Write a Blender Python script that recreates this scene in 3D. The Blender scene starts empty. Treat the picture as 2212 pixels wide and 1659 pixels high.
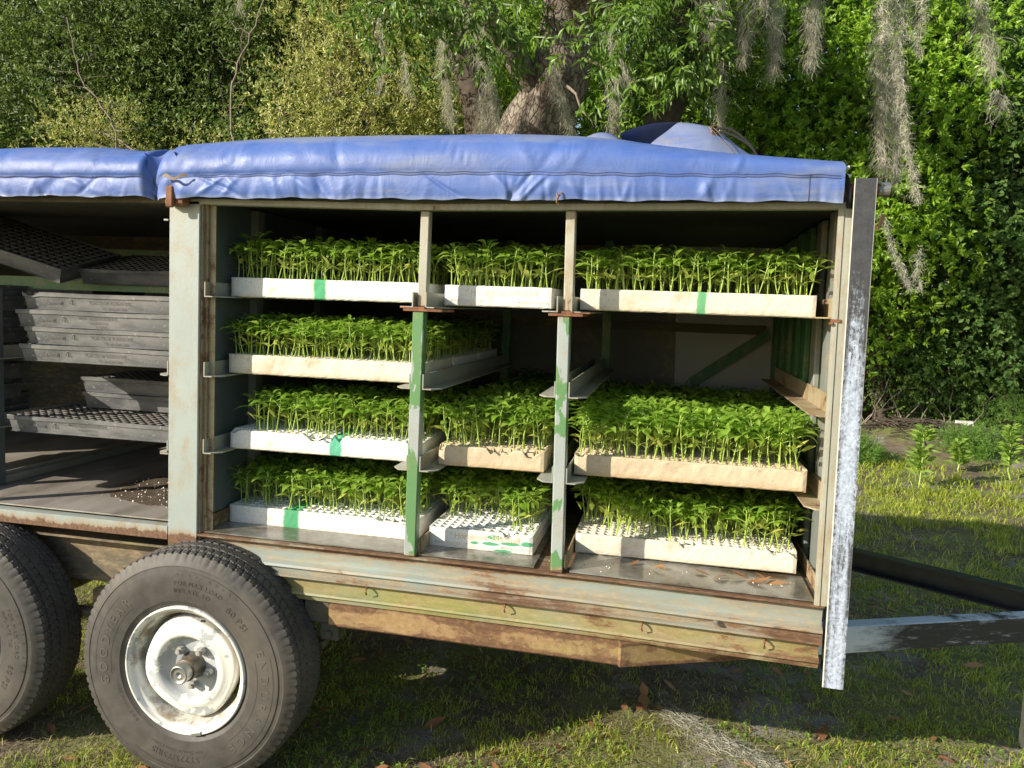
import bpy, math, random
import numpy as np
from mathutils import Vector, Matrix
random.seed(7)
RNG = np.random.default_rng(11)
SC = bpy.context.scene
COL = SC.collection

# ---------------------------------------------------------------- camera
GZ = -0.755                                  # ground level; z = 0 is the trailer's floor
CAM_POS = (1.4288, -2.1117, 0.7584)
pitch, yaw, roll = (math.radians(a) for a in (-5.7271, 11.5193, 2.0438))
fw = Vector((-math.sin(yaw)*math.cos(pitch), math.cos(yaw)*math.cos(pitch), math.sin(pitch)))
ri0 = Vector((math.cos(yaw), math.sin(yaw), 0)); up0 = ri0.cross(fw)
ri = ri0*math.cos(roll)+up0*math.sin(roll); up = -ri0*math.sin(roll)+up0*math.cos(roll)
cam = bpy.data.cameras.new('camera'); camo = bpy.data.objects.new('camera', cam); COL.objects.link(camo)
m = Matrix(((ri.x, up.x, -fw.x, CAM_POS[0]), (ri.y, up.y, -fw.y, CAM_POS[1]), (ri.z, up.z, -fw.z, CAM_POS[2]), (0, 0, 0, 1)))
camo.matrix_world = m
cam.sensor_width = 36; cam.lens = 36*1640.6/2212; cam.clip_end = 500; cam.clip_start = .02
SC.camera = camo
# ---------------------------------------------------------------- light
SUN_FROM = Vector((-1.25, -1.0, 0.72)).normalized()
w = bpy.data.worlds.new('World'); SC.world = w; w.use_nodes = True
nt = w.node_tree; nt.nodes.clear()
sky = nt.nodes.new('ShaderNodeTexSky'); sky.sky_type = 'NISHITA'; sky.sun_disc = False
sky.sun_elevation = math.asin(SUN_FROM.z); sky.sun_rotation = math.atan2(SUN_FROM.x, SUN_FROM.y)
sky.air_density = 1.2; sky.dust_density = 1.0
bg = nt.nodes.new('ShaderNodeBackground'); bg.inputs[1].default_value = 0.10
wo = nt.nodes.new('ShaderNodeOutputWorld')
nt.links.new(sky.outputs[0], bg.inputs[0]); nt.links.new(bg.outputs[0], wo.inputs[0])
sl = bpy.data.lights.new('sun', 'SUN'); sl.energy = 4.6; sl.angle = math.radians(.5); sl.color = (1, .90, .74)
so = bpy.data.objects.new('sun', sl); COL.objects.link(so); so.rotation_euler = SUN_FROM.to_track_quat('Z', 'Y').to_euler()
so.location = (-12, -10, 9)
SC.view_settings.view_transform = 'Standard'; SC.view_settings.look = 'None'
SC.view_settings.exposure = 0.68; SC.view_settings.gamma = 1
SC.cycles.max_bounces = 7; SC.cycles.diffuse_bounces = 3; SC.cycles.transparent_max_bounces = 4
SC.cycles.use_denoising = True

# ---------------------------------------------------------------- node helper
class NT:
    def __init__(s, name):
        s.m = bpy.data.materials.new(name); s.m.use_nodes = True; s.t = s.m.node_tree; s.t.nodes.clear()
        s.out = s.t.nodes.new('ShaderNodeOutputMaterial')
        s.p = s.t.nodes.new('ShaderNodeBsdfPrincipled'); s.l(s.p.outputs[0], s.out.inputs[0])
        s.p.inputs['Roughness'].default_value = .6; s._c = None
    def l(s, a, b): s.t.links.new(a, b)
    def n(s, k): return s.t.nodes.new('ShaderNode'+k)
    def co(s):
        if not s._c: s._c = s.n('TexCoord')
        return s._c.outputs['Object']
    def mapp(s, scale=(1, 1, 1), loc=(0, 0, 0), src=None):
        a = s.n('Mapping'); a.inputs['Scale'].default_value = scale; a.inputs['Location'].default_value = loc
        s.l(src or s.co(), a.inputs[0]); return a.outputs[0]
    def noise(s, scale, detail=5, rough=.6, vec=None, dist=0):
        a = s.n('TexNoise'); a.inputs['Scale'].default_value = scale; a.inputs['Detail'].default_value = detail
        a.inputs['Roughness'].default_value = rough; a.inputs['Distortion'].default_value = dist
        s.l(vec or s.co(), a.inputs['Vector']); return a.outputs['Fac']
    def ramp(s, fac, stops):
        a = s.n('ValToRGB'); r = a.color_ramp
        while len(r.elements) > 1: r.elements.remove(r.elements[-1])
        r.elements[0].position = stops[0][0]; r.elements[0].color = c4(stops[0][1])
        for p, c in stops[1:]:
            e = r.elements.new(p); e.color = c4(c)
        s.l(fac, a.inputs[0]); return a.outputs[0]
    def mix(s, fac, a, b):
        q = s.n('Mix'); q.data_type = 'RGBA'
        s.put(fac, q.inputs[0]); s.put(a, q.inputs[6]); s.put(b, q.inputs[7]); return q.outputs[2]
    def put(s, v, sock):
        if isinstance(v, bpy.types.NodeSocket): s.l(v, sock)
        elif isinstance(v, tuple): sock.default_value = c4(v) if sock.type == 'RGBA' else v
        else: sock.default_value = v
    def math(s, op, a, b=0., c=None):
        q = s.n('Math'); q.operation = op; s.put(a, q.inputs[0]); s.put(b, q.inputs[1])
        if c is not None: s.put(c, q.inputs[2])
        return q.outputs[0]
    def smooth(s, v, a, b, inv=False):
        q = s.n('MapRange'); q.interpolation_type = 'SMOOTHSTEP'; s.put(v, q.inputs[0])
        q.inputs[1].default_value = a; q.inputs[2].default_value = b
        q.inputs[3].default_value = 1. if inv else 0.; q.inputs[4].default_value = 0. if inv else 1.
        return q.outputs[0]
    def xyz(s, src=None):
        q = s.n('SeparateXYZ'); s.l(src or s.co(), q.inputs[0]); return q.outputs
    def bump(s, h, strength=.3, dist=.005):
        q = s.n('Bump'); q.inputs['Strength'].default_value = strength; q.inputs['Distance'].default_value = dist
        s.l(h, q.inputs['Height']); s.l(q.outputs[0], s.p.inputs['Normal'])
    def base(s, c): s.put(c, s.p.inputs['Base Color'])
    def rough(s, c): s.put(c, s.p.inputs['Roughness'])
def c4(c):
    if isinstance(c, (int, float)): return (c, c, c, 1)
    return (*c, 1) if len(c) == 3 else c

def mat_plain(name, col, rough=.6, metal=0., var=.25, bump=.1, scale=30):
    t = NT(name); f = t.noise(scale); d = tuple(x*(1-var) for x in col); b = tuple(min(1, x*(1+var)) for x in col)
    t.base(t.ramp(f, [(.3, d), (.7, b)])); t.rough(rough); t.p.inputs['Metallic'].default_value = metal
    t.bump(f, bump, .003); return t.m

RUST_D, RUST_M, RUST_O = (.045, .025, .017), (.12, .058, .030), (.27, .135, .062)
def mat_paint(name, base, rust=.5, rough=.5, edge=(), moss=0., streak=3.0, second=None, second_amt=.5, scale=9., dirt=.25, xgrad=None):
    """weathered paint: soft orange stains, fine rust speckle, drips; edge = ((z0,z1,amount),...) bands where water sits"""
    t = NT(name)
    n1 = t.noise(scale*.8, 10, .72, t.mapp((1/streak, 1, 1.)), .4)
    n2 = t.noise(scale*7, 6, .75, t.mapp((1/streak**.5, 1, 1), (3, 5, 1)))
    n3 = t.noise(scale*.3, 5, .6, t.mapp((1, 1, .8), (9, 2, 4)))
    drip = t.noise(scale*2.2, 4, .6, t.mapp((1, 1, .10), (4, 2, 4)))
    m = t.math('ADD', t.math('MULTIPLY', n1, .50), t.math('ADD', t.math('MULTIPLY', n2, .22), t.math('MULTIPLY', n3, .28)))
    z = t.xyz()[2]
    for z0, z1, am in edge: m = t.math('ADD', m, t.math('MULTIPLY', t.smooth(z, z0, z1), am*.8))
    thr = .66-.19*rust
    if xgrad: m = t.math('ADD', m, t.math('MULTIPLY', t.smooth(t.xyz()[0], xgrad[0], xgrad[1]), xgrad[2]))
    stain = t.smooth(m, thr-.13, thr+.04); mask = t.smooth(m, thr+.005, thr+.055)
    dr = t.math('MULTIPLY', t.smooth(drip, .60, .74), t.smooth(n3, .40, .60))
    cn = t.ramp(n3, [(.3, tuple(x*(1-dirt) for x in base)), (.7, base)])
    cn = t.mix(t.math('MULTIPLY', t.smooth(n2, .55, .8), .3*dirt+.05), cn, (.12, .10, .07))
    if second:
        s2 = t.smooth(t.noise(scale*.75, 7, .55, t.mapp((1, 1, .5), (1, 7, 3)), .5), 1-second_amt-.008, 1-second_amt+.008)
        cn = t.mix(s2, cn, second)
    if moss:
        mm = t.smooth(t.noise(4., 7, .66, t.mapp((.55, 1, 1.8), (2, 2, 8))), .60-.22*moss, .78-.18*moss)
        cn = t.mix(t.math('MULTIPLY', mm, .8), cn, t.ramp(n1, [(.35, (.13, .13, .02)), (.65, (.33, .36, .06))]))
    rust_c = t.ramp(n2, [(.3, RUST_D), (.5, RUST_M), (.72, RUST_O)])
    cc = t.mix(t.math('MULTIPLY', dr, .35*min(1, rust*1.6)), cn, (.36, .20, .08))
    cc = t.mix(t.math('MULTIPLY', stain, .72), cc, t.ramp(n2, [(.35, (.19, .115, .06)), (.65, (.43, .31, .17))]))
    cc = t.mix(t.math('MULTIPLY', mask, .9), cc, rust_c)
    t.base(cc); t.rough(t.ramp(mask, [(0, rough), (1, .85)]))
    t.bump(t.math('ADD', t.math('MULTIPLY', mask, .4), n2), .35, .002)
    return t.m

def mat_leaf(name, c_dark, c_mid, c_light, rough=.45, trans=.35, spec=.5, yellow=.0):
    t = NT(name)
    g = t.n('NewGeometry'); r = g.outputs['Random Per Island']
    stops = [(0, c_dark), (.5, c_mid), (.93, c_light)]
    if yellow: stops += [(.95, c_light), (1., (.42, .36, .05))]
    oi = t.n('ObjectInfo').outputs['Random']
    r2 = t.math('FRACT', t.math('ADD', r, oi))
    nz = t.noise(1.3, 2)
    c = t.ramp(r2, stops)
    hsv = t.n('HueSaturation'); hsv.inputs['Saturation'].default_value = 1.
    t.l(t.math('ADD', t.math('MULTIPLY', nz, .7), .62), hsv.inputs['Value']); t.l(c, hsv.inputs['Color'])
    c = hsv.outputs[0]
    t.base(c); t.rough(rough); t.p.inputs['Specular IOR Level'].default_value = spec
    tr = t.n('BsdfTranslucent'); mx = t.n('MixShader'); mx.inputs[0].default_value = trans
    h2 = t.n('HueSaturation'); h2.inputs['Value'].default_value = 1.5; h2.inputs['Hue'].default_value = .49; t.l(c, h2.inputs['Color'])
    t.l(h2.outputs[0], tr.inputs[0]); t.l(t.p.outputs[0], mx.inputs[1]); t.l(tr.outputs[0], mx.inputs[2]); t.l(mx.outputs[0], t.out.inputs[0])
    return t.m

# ---------------------------------------------------------------- mesh helpers
class MB:
    def __init__(s): s.v = []; s.f = []; s.mi = []
    def add(s, vs, fs, mi=0):
        o = len(s.v); s.v += [tuple(q) for q in vs]; s.f += [tuple(i+o for i in f) for f in fs]; s.mi += [mi]*len(fs); return s
    def box(s, x0, x1, y0, y1, z0, z1, b=0.0, mi=0):
        if b <= 0:
            vs = [(x, y, z) for z in (z0, z1) for y in (y0, y1) for x in (x0, x1)]
            return s.add(vs, [(0, 2, 3, 1), (4, 5, 7, 6), (0, 1, 5, 4), (2, 6, 7, 3), (0, 4, 6, 2), (1, 3, 7, 5)], mi)
        # chamfered box
        vs = []; X = (x0, x1); Y = (y0, y1); Z = (z0, z1); idx = {}
        def V(i, j, k, a):
            p = [X[i], Y[j], Z[k]]
            sg = [(1 if i == 0 else -1), (1 if j == 0 else -1), (1 if k == 0 else -1)]
            for q in range(3):
                if q != a: p[q] += sg[q]*b
            key = (i, j, k, a)
            if key not in idx: idx[key] = len(vs); vs.append(tuple(p))
            return idx[key]
        fs = []
        for a in range(3):
            for e in (0, 1):
                c = []
                for (u, v) in ((0, 0), (1, 0), (1, 1), (0, 1)):
                    t = [0, 0, 0]; t[a] = e; t[(a+1) % 3] = u; t[(a+2) % 3] = v; c.append(V(*t, a))
                fs.append(c if e else c[::-1])
        for a in range(3):
            b1, b2 = (a+1) % 3, (a+2) % 3
            for u in (0, 1):
                for v in (0, 1):
                    t0 = [0, 0, 0]; t1 = [0, 0, 0]; t0[b1] = t1[b1] = u; t0[b2] = t1[b2] = v; t1[a] = 1
                    f = [V(*t0, b1), V(*t1, b1), V(*t1, b2), V(*t0, b2)]
                    fs.append(f if (u ^ v) else f[::-1])
        for i in (0, 1):
            for j in (0, 1):
                for k in (0, 1):
                    f = [V(i, j, k, 0), V(i, j, k, 1), V(i, j, k, 2)]
                    fs.append(f if (i+j+k) % 2 else f[::-1])
        return s.add(vs, fs, mi)
    def extr(s, prof, x0, x1, n=1, caps=True, mi=0, closed=True):
        """profile of (y,z) points extruded along x"""
        k = len(prof); vs = []
        for i in range(n+1):
            x = x0+(x1-x0)*i/n; vs += [(x, y, z) for y, z in prof]
        fs = []
        for i in range(n):
            for j in range(k if closed else k-1):
                a = i*k+j; b = i*k+(j+1) % k; fs.append((a, b, b+k, a+k))
        if caps and closed: fs += [tuple(range(k))[::-1], tuple(n*k+j for j in range(k))]
        return s.add(vs, fs, mi)
    def tube(s, pts, r, n=8, mi=0, cap=True):
        pts = [Vector(p) for p in pts]; rs = r if isinstance(r, (list, tuple)) else [r]*len(pts)
        vs = []; fs = []; ref = Vector((0, 0, 1))
        d0 = (pts[-1]-pts[0])
        if d0.length and abs(d0.normalized().z) > .9: ref = Vector((1, 0, 0))
        for i, p in enumerate(pts):
            d = (pts[min(i+1, len(pts)-1)]-pts[max(i-1, 0)]).normalized()
            a = d.cross(ref)
            if a.length < 1e-4: a = d.cross(Vector((0, 1, 0)))
            a.normalize(); b = d.cross(a)
            vs += [p+a*(rs[i]*math.cos(2*math.pi*j/n))+b*(rs[i]*math.sin(2*math.pi*j/n)) for j in range(n)]
        for i in range(len(pts)-1):
            for j in range(n):
                q = i*n+j; w_ = i*n+(j+1) % n; fs.append((q, q+n, w_+n, w_))
        if cap: fs += [tuple(range(n)), tuple((len(pts)-1)*n+j for j in range(n))[::-1]]
        return s.add(vs, fs, mi)
    def lathe(s, prof, n=48, c=(0, 0, 0), mi=0, rfun=None):
        """profile of (r, y) about the y axis through c"""
        k = len(prof); vs = []; fs = []
        for i in range(n):
            a = 2*math.pi*i/n
            for j, (r, y) in enumerate(prof):
                rr = rfun(r, y, a, j) if rfun else r
                vs.append((c[0]+rr*math.cos(a), c[1]+y, c[2]+rr*math.sin(a)))
        for i in range(n):
            for j in range(k-1):
                a = i*k+j; b = ((i+1) % n)*k+j; fs.append((a, a+1, b+1, b))
        return s.add(vs, fs, mi)
    def grid(s, fn, nu, nv, mi=0):
        vs = [fn(i/nu, j/nv) for i in range(nu+1) for j in range(nv+1)]
        fs = [(i*(nv+1)+j, (i+1)*(nv+1)+j, (i+1)*(nv+1)+j+1, i*(nv+1)+j+1) for i in range(nu) for j in range(nv)]
        return s.add(vs, fs, mi)
    def mesh(s, name, mats, smooth=False):
        me = bpy.data.meshes.new(name); me.from_pydata(s.v, [], s.f)
        for q in (mats if isinstance(mats, (list, tuple)) else [mats]): me.materials.append(q)
        if any(s.mi): me.polygons.foreach_set('material_index', s.mi)
        if smooth: me.polygons.foreach_set('use_smooth', [True]*len(s.f))
        me.update(); return me

def sharp(me, ang=40):
    me.set_sharp_from_angle(angle=math.radians(ang))
def np_mesh(name, V, F, mats, mi=None, smooth=False):
    """V (n,3), F (m,k) with constant k, or list of such arrays"""
    Fs = F if isinstance(F, list) else [F]
    me = bpy.data.meshes.new(name)
    me.vertices.add(len(V)); me.vertices.foreach_set('co', np.asarray(V, np.float32).ravel())
    loops = np.concatenate([f.ravel() for f in Fs]).astype(np.int32)
    cnt = np.concatenate([np.full(len(f), f.shape[1]) for f in Fs]).astype(np.int32)
    st = np.concatenate([[0], np.cumsum(cnt)[:-1]]).astype(np.int32)
    me.loops.add(len(loops)); me.loops.foreach_set('vertex_index', loops)
    me.polygons.add(len(cnt)); me.polygons.foreach_set('loop_start', st)
    try: me.polygons.foreach_set('loop_total', cnt)
    except Exception: pass
    for q in (mats if isinstance(mats, (list, tuple)) else [mats]): me.materials.append(q)
    if mi is not None: me.polygons.foreach_set('material_index', np.asarray(mi, np.int32))
    if smooth: me.polygons.foreach_set('use_smooth', np.ones(len(cnt), bool))
    me.update(calc_edges=True); me.validate(); return me
def obj(name, me, parent=None, loc=None):
    o = bpy.data.objects.new(name, me); COL.objects.link(o)
    if loc is not None: o.location = loc
    if parent is not None:
        o.parent = parent
        if loc is None: o.location = -Vector(parent['base']) if 'base' in parent else (0, 0, 0)
    return o
def tag(o, label=None, cat=None, group=None, kind=None):
    if label: o['label'] = label
    if cat: o['category'] = cat
    if group: o['group'] = group
    if kind: o['kind'] = kind
    return o
BASES = {}
def thing(name, label, cat, loc=(0, 0, 0), group=None):
    o = bpy.data.objects.new(name, None); COL.objects.link(o); o.location = loc; o.empty_display_size = .1
    BASES[o.name] = Vector(loc); return tag(o, label, cat, group)
def part(name, mb, mats, parent, label=None, smooth=False, ang=None):
    """a part whose mesh is written in scene coordinates"""
    me = mb if isinstance(mb, bpy.types.Mesh) else mb.mesh(name, mats, smooth or ang is not None)
    if ang is not None: sharp(me, ang)
    o = bpy.data.objects.new(name, me); COL.objects.link(o); o.parent = parent
    tot = Vector((0, 0, 0)); q = parent
    while q is not None: tot += q.location; q = q.parent
    o.location = -tot
    if label: o['label'] = label
    return o

# value noise for placing things
def vnoise(x, y, s, seed=0):
    r = np.random.default_rng(seed).random((64, 64)); x = np.asarray(x)*s+100; y = np.asarray(y)*s+100
    xi = np.floor(x).astype(int); yi = np.floor(y).astype(int); fx = x-xi; fy = y-yi
    fx = fx*fx*(3-2*fx); fy = fy*fy*(3-2*fy)
    g = lambda i, j: r[i % 64, j % 64]
    return (g(xi, yi)*(1-fx)+g(xi+1, yi)*fx)*(1-fy)+(g(xi, yi+1)*(1-fx)+g(xi+1, yi+1)*fx)*fy
def fbm(x, y, s, seed=0): return vnoise(x, y, s, seed)*.55+vnoise(x, y, s*2.3, seed+1)*.3+vnoise(x, y, s*5.1, seed+2)*.15

# the real trailer is a little out of square: shift of a point at (x,z)
def warp(p):
    x, y, z = p
    a = np.interp(x, [0, .7, 1.14, 1.9], [.0085, .008, -.007, -.0075]) if -.2 < x < 2.0 else (0.0085 if x <= -.2 else -.0075)
    t = max(-1.3, min(1.2, (z-.52)/.52))
    if z > .52: b = np.interp(x, [0, .7, 1.2, 1.9], [.003, -.008, -.003, .006])*t
    else: b = np.interp(x, [0, .7, 1.2, 1.9], [.006, .004, 0, -.012])*(-t)
    return (x+a*t, y, z+float(b))
def warped(mb): mb.v = [warp(p) for p in mb.v]; return mb
# ================================================================ materials
M = {}
GG = (.36, .42, .41)                       # the trailer's grey-green paint
M['post'] = mat_paint('post_paint', GG, .30, .42, edge=((.03, -.05, .5), (.95, 1.06, .08)), scale=10, dirt=.2, streak=.5)
M['beam'] = mat_paint('beam_paint', (.33, .40, .38), .56, .5, edge=((-.034, -.012, .15), (-.070, -.1, .07)), moss=.25, streak=7, scale=14, xgrad=(.7, 1.9, .04))
M['beam_moss'] = mat_paint('lower_beam_paint', (.34, .38, .27), .64, .5, edge=((-.125, -.108, .05), (-.165, -.19, .06)), moss=1.1, streak=4, scale=13, xgrad=(1.0, 1.8, .04))
M['channel'] = mat_paint('channel_rust', (.34, .21, .085), .80, .6, edge=((-.232, -.262, .17), (-.205, -.185, .08)), moss=.75, streak=2.0, scale=9)
M['chassis'] = mat_paint('chassis_rust', (.10, .095, .07), .35, .7, moss=.2, streak=5, scale=8)
M['rail'] = mat_paint('rail_paint', (.36, .39, .35), .45, .5, streak=1, scale=14)
M['rail_rust'] = mat_paint('rusty_rail', (.42, .40, .28), .8, .6, moss=.4, streak=1, scale=16)
M['green'] = mat_paint('green_paint', (.045, .17, .065), .25, .5, streak=.5, scale=9)
M['post_green'] = mat_paint('grey_post_with_green_patches', (.38, .43, .42), .2, .42, edge=((.03, -.02, .5), (.70, .76, .12)), second=(.11, .245, .10), second_amt=.465, streak=1, scale=12)
M['tube'] = mat_paint('upper_tube_paint', (.47, .47, .39), .42, .45, edge=((.82, .75, .12), (.96, 1.05, .08)), streak=.45, scale=16)
M['wall'] = mat_plain('painted_sheet', (.10, .125, .135), .45, var=.2, scale=5)
M['wall_light'] = mat_paint('grey_wall_panel', (.22, .25, .24), .25, .4, scale=6, streak=1)
M['back'] = mat_paint('back_sheet', (.42, .44, .43), .05, .5, streak=1, scale=3)
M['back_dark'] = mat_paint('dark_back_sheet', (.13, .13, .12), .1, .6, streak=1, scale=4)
M['seam'] = mat_paint('rusty_seam', (.30, .27, .2), .85, .6, streak=.3, scale=20)
M['corner'] = mat_paint('corner_post_paint', (.44, .45, .38), .42, .5, streak=.3, scale=12)

t = NT('floor_sheet')                       # wet, dirty galvanised floor plate
n = t.noise(7, 7, .65); n2 = t.noise(40, 4, .6); n3 = t.noise(3, 5, .6, t.mapp((1, 2.5, 1), (3, 1, 0)))
c = t.ramp(n, [(.3, (.10, .085, .06)), (.45, (.17, .16, .13)), (.6, (.30, .30, .28)), (.75, (.36, .37, .35))])
c = t.mix(t.smooth(n3, .55, .68), c, (.12, .085, .05))
t.base(c); t.rough(t.ramp(n, [(.35, .12), (.6, .30)])); t.p.inputs['Metallic'].default_value = .25; t.bump(n2, .15, .002); M['floor'] = t.m
t = NT('dry_floor_sheet')
n = t.noise(5, 7, .65, t.mapp((1, .35, 1))); n2 = t.noise(50, 4)
t.base(t.ramp(n, [(.3, (.10, .08, .06)), (.5, (.30, .27, .24)), (.7, (.42, .40, .37))])); t.rough(.5); t.p.inputs['Metallic'].default_value = .15; t.bump(n2, .2, .002); M['floor_dry'] = t.m

t = NT('black_plate_brushed_white')
z = t.xyz()
st = t.noise(50, 8, .8, t.mapp((1.6, 1, .10))); st2 = t.noise(75, 5, .8, t.mapp((1, 1, .8))); big = t.noise(4, 3)
amt = t.math('ADD', t.smooth(z[2], .95, .62), t.math('MULTIPLY', t.smooth(z[2], .55, .15), .0))
lvl = t.ramp(z[2], [(0, .60), (.12, .57), (.32, .66), (.47, .65), (.62, .61), (.76, .54), (.86, .47), (.94, .36), (1., .26)])
mm = t.math('ADD', t.math('MULTIPLY', st, .55), t.math('ADD', t.math('MULTIPLY', st2, .45), lvl))
edge = t.math('ABSOLUTE', t.math('SUBTRACT', t.math('ADD', z[0], t.math('MULTIPLY', t.math('SUBTRACT', z[2], .52), .01442)), 1.899))
edge2 = t.smooth(edge, .012, .024)
mask = t.math('MULTIPLY', t.smooth(mm, .96, 1.13), t.ramp(t.noise(110, 3, .8), [(.35, .55), (.6, 1.)]))
mask = t.math('SUBTRACT', mask, t.math('MULTIPLY', t.math('MULTIPLY', edge2, t.smooth(st2, .40, .55)), .75))
rim_line = t.smooth(edge, .0245, .0255)
c = t.mix(mask, t.ramp(st2, [(.3, (.035, .036, .040)), (.75, (.085, .088, .095))]), (.50, .58, .72))
c = t.mix(rim_line, c, (.62, .60, .54)); t.base(c); t.rough(.42); t.bump(st, .3, .002); M['plate'] = t.m

t = NT('tongue_paint')
z = t.xyz(); n = t.noise(14, 8, .75, t.mapp((.5, 1, 2.2)))
m1 = t.smooth(t.math('ADD', z[0], t.math('MULTIPLY', n, .45)), 2.44, 2.26)
g = t.n('NewGeometry'); nz = t.xyz(g.outputs['Normal'])[2]
m2 = t.math('MULTIPLY', t.smooth(nz, .5, .8), t.smooth(n, .36, .5))
sc_ = t.math('MULTIPLY', t.smooth(t.noise(12, 8, .85, t.mapp((.5, 1, 4))), .55, .66), .6)
mk = t.math('MAXIMUM', t.math('MAXIMUM', m1, m2), sc_)
t.base(t.mix(mk, (.030, .033, .036), (.58, .64, .68))); t.rough(.4); M['tongue'] = t.m
M['black_steel'] = mat_plain('black_steel', (.030, .034, .037), .38, var=.35, scale=12)
M['white_steel'] = mat_plain('greyish_white_steel', (.5, .5, .48), .5)
M['pipe'] = mat_plain('rusty_pipe', (.20, .085, .04), .8, var=.5, bump=.4, scale=35)
M['bare'] = mat_plain('bare_metal', (.35, .35, .33), .4, metal=.7, var=.3)

# ================================================================ trailer
TR = thing('trailer', 'rusty grey-green plant trailer with open shelving, blue tarps on top and peeling white wheels', 'trailer', (.6, .7, GZ))
def P(name, mb, mat, label=None, ang=None, parent=None): return part(name, warped(mb), mat, parent or TR, label, ang=ang)

# main beams under the floor, bent sheet profiles
b1 = [(.30, 0), (0, 0), (0, -.006), (.02, -.009), (.026, -.05), (.024, -.062), (.006, -.070), (.003, -.077), (.014, -.086), (.016, -.100), (.002, -.102), (.002, -.108), (.30, -.108)]
P('beam', MB().extr(b1, -.0, 1.872, 40), M['beam'], 'upper rusty grey beam under the floor', ang=35)
b2 = [(.29, -.109), (.006, -.109), (.026, -.113), (.028, -.146), (.008, -.155), (.005, -.161), (.016, -.168), (.018, -.180), (.030, -.184), (.29, -.184)]
P('beam', MB().extr(b2, .12, 1.868, 40), M['beam_moss'], 'mossy lower beam with hooks', ang=35)
mb = MB().extr([(.020, -.185), (.014, -.189), (.014, -.252), (.02, -.258), (.07, -.258), (.07, -.185)], .45, 1.34, 30)
P('channel', mb, M['channel'], 'brown and yellow stained steel channel at the bottom', ang=35)
P('hanger_bracket', MB().box(.36, .445, .03, .10, -.255, -.184, .003).box(.41, .47, .04, .09, -.315, -.255, .003).tube([(.44, .03, -.292), (.44, .045, -.292)], .012), M['chassis'])
# chassis rail seen behind the wheels
mb = MB().extr([(.06, -.075), (.06, -.082), (.115, -.088), (.115, -.17), (.10, -.18), (.10, -.24), (.16, -.24), (.16, -.075)], -2.3, .42, 20)
P('chassis_rail', mb, M['chassis'], ang=35)
mb = MB().extr([(1.38, -.109), (1.38, -.25), (1.45, -.25), (1.45, -.109)], -2.3, 1.85, 4); P('chassis_rail', mb, M['chassis'])
for x in (-1.9, -.4, .9, 1.7): P('cross_member', MB().box(x, x+.05, .16, 1.38, -.2, -.112), M['chassis'])
# floor
P('floor_plate', MB().box(.020, .69, .012, 1.44, .004, .008), M['floor'])
P('floor_plate', MB().box(.735, 1.075, .015, 1.44, .004, .008), M['floor'])
P('floor_plate', MB().box(1.178, 1.846, .012, 1.44, .004, .008), M['floor'])
P('floor_base', MB().box(-.10, 1.898, .028, 1.449, -.006, .002), M['chassis'])
P('sill_channel', MB().extr([(0, .016), (0, -.028), (.006, -.032), (.05, -.032), (.05, .016)], -2.3, -.106, 20), M['post'], 'sill of the left bay with green paint spots', ang=30)
P('floor_plate', MB().box(-.962, -.106, .022, 1.44, .026, .030), M['floor_dry'])
P('floor_plate', MB().box(-2.28, -.985, .022, 1.44, .026, .030), M['floor_dry'])
P('floor_divider', MB().box(-.982, -.978, .03, 1.42, .02, .075).box(-.982, -.94, .03, 1.42, .02, .0235).box(-.967, -.963, .12, 1.42, .032, .062), M['rail'])
# walls
P('side_wall', MB().box(.004, .010, .06, 1.45, 0, 1.06), M['wall'], 'dark blue-grey sheet wall between the bays')
P('side_wall', MB().box(1.892, 1.898, .03, .34, -.0, 1.06), M['wall_light'])
P('wall_stud', MB().box(.012, .04, .27, .31, .01, 1.05).box(.012, .04, .75, .79, .01, 1.05), M['wall_light'])
P('wall_stud', MB().box(1.868, 1.890, .17, .225, .01, 1.05), M['wall_light'])
for k in range(6):
    y = .36+.185*k
    P('wall_rib', MB().box(1.872, 1.891, y, y+.085, .0, 1.05, .004), M['green'] if k else M['wall_light'])
P('side_wall', MB().box(1.892, 1.896, .34, 1.45, -.0, 1.06), M['green'], 'green ribbed front wall')
P('back_wall', MB().box(-2.3, .0, 1.45, 1.455, -.0, 1.075), M['chassis'])
P('back_wall', MB().box(.003, 1.46, 1.45, 1.455, -.0, 1.075), M['back_dark'])
P('back_wall', MB().box(1.463, 1.896, 1.446, 1.454, -.0, 1.075), M['back'], 'grey back wall sheet')
P('wall_batten', MB().box(.02, 1.85, 1.42, 1.444, .675, .715), M['chassis'])
P('header_batten', MB().box(.02, 1.85, 1.40, 1.444, .80, .86), M['green'])
mb = MB(); mb.box(-.20, .20, 1.415, 1.438, -.022, .022); ca, sa = math.cos(.62), math.sin(.62)
mb.v = [(1.70+x*ca-z*sa, y, .565+x*sa+z*ca) for x, y, z in mb.v]; P('brace', mb, M['green'])
P('end_wall', MB().box(-2.31, -2.30, .0, 1.45, 0, 1.06), M['wall'])
for x in (.705, 1.15): P('rear_post', MB().box(x, x+.035, 1.17, 1.2, .0, 1.06), M['green'])
# roof
P('roof_panel', MB().box(-2.3, 1.90, .04, 1.47, 1.055, 1.085), M['back_dark'])
P('top_rail', MB().extr([(0, 1.036), (0, 1.052), (.03, 1.052), (.03, 1.060), (.034, 1.060), (.034, 1.036)], -.10, 1.862, 30), M['corner'], 'thin rail under the tarp edge', ang=30)
P('top_rail', MB().box(-2.3, -.104, .005, .04, 1.040, 1.066), M['chassis'])
P('header', MB().box(-2.3, 1.84, .0, .04, 1.064, 1.10), M['seam'])
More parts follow.
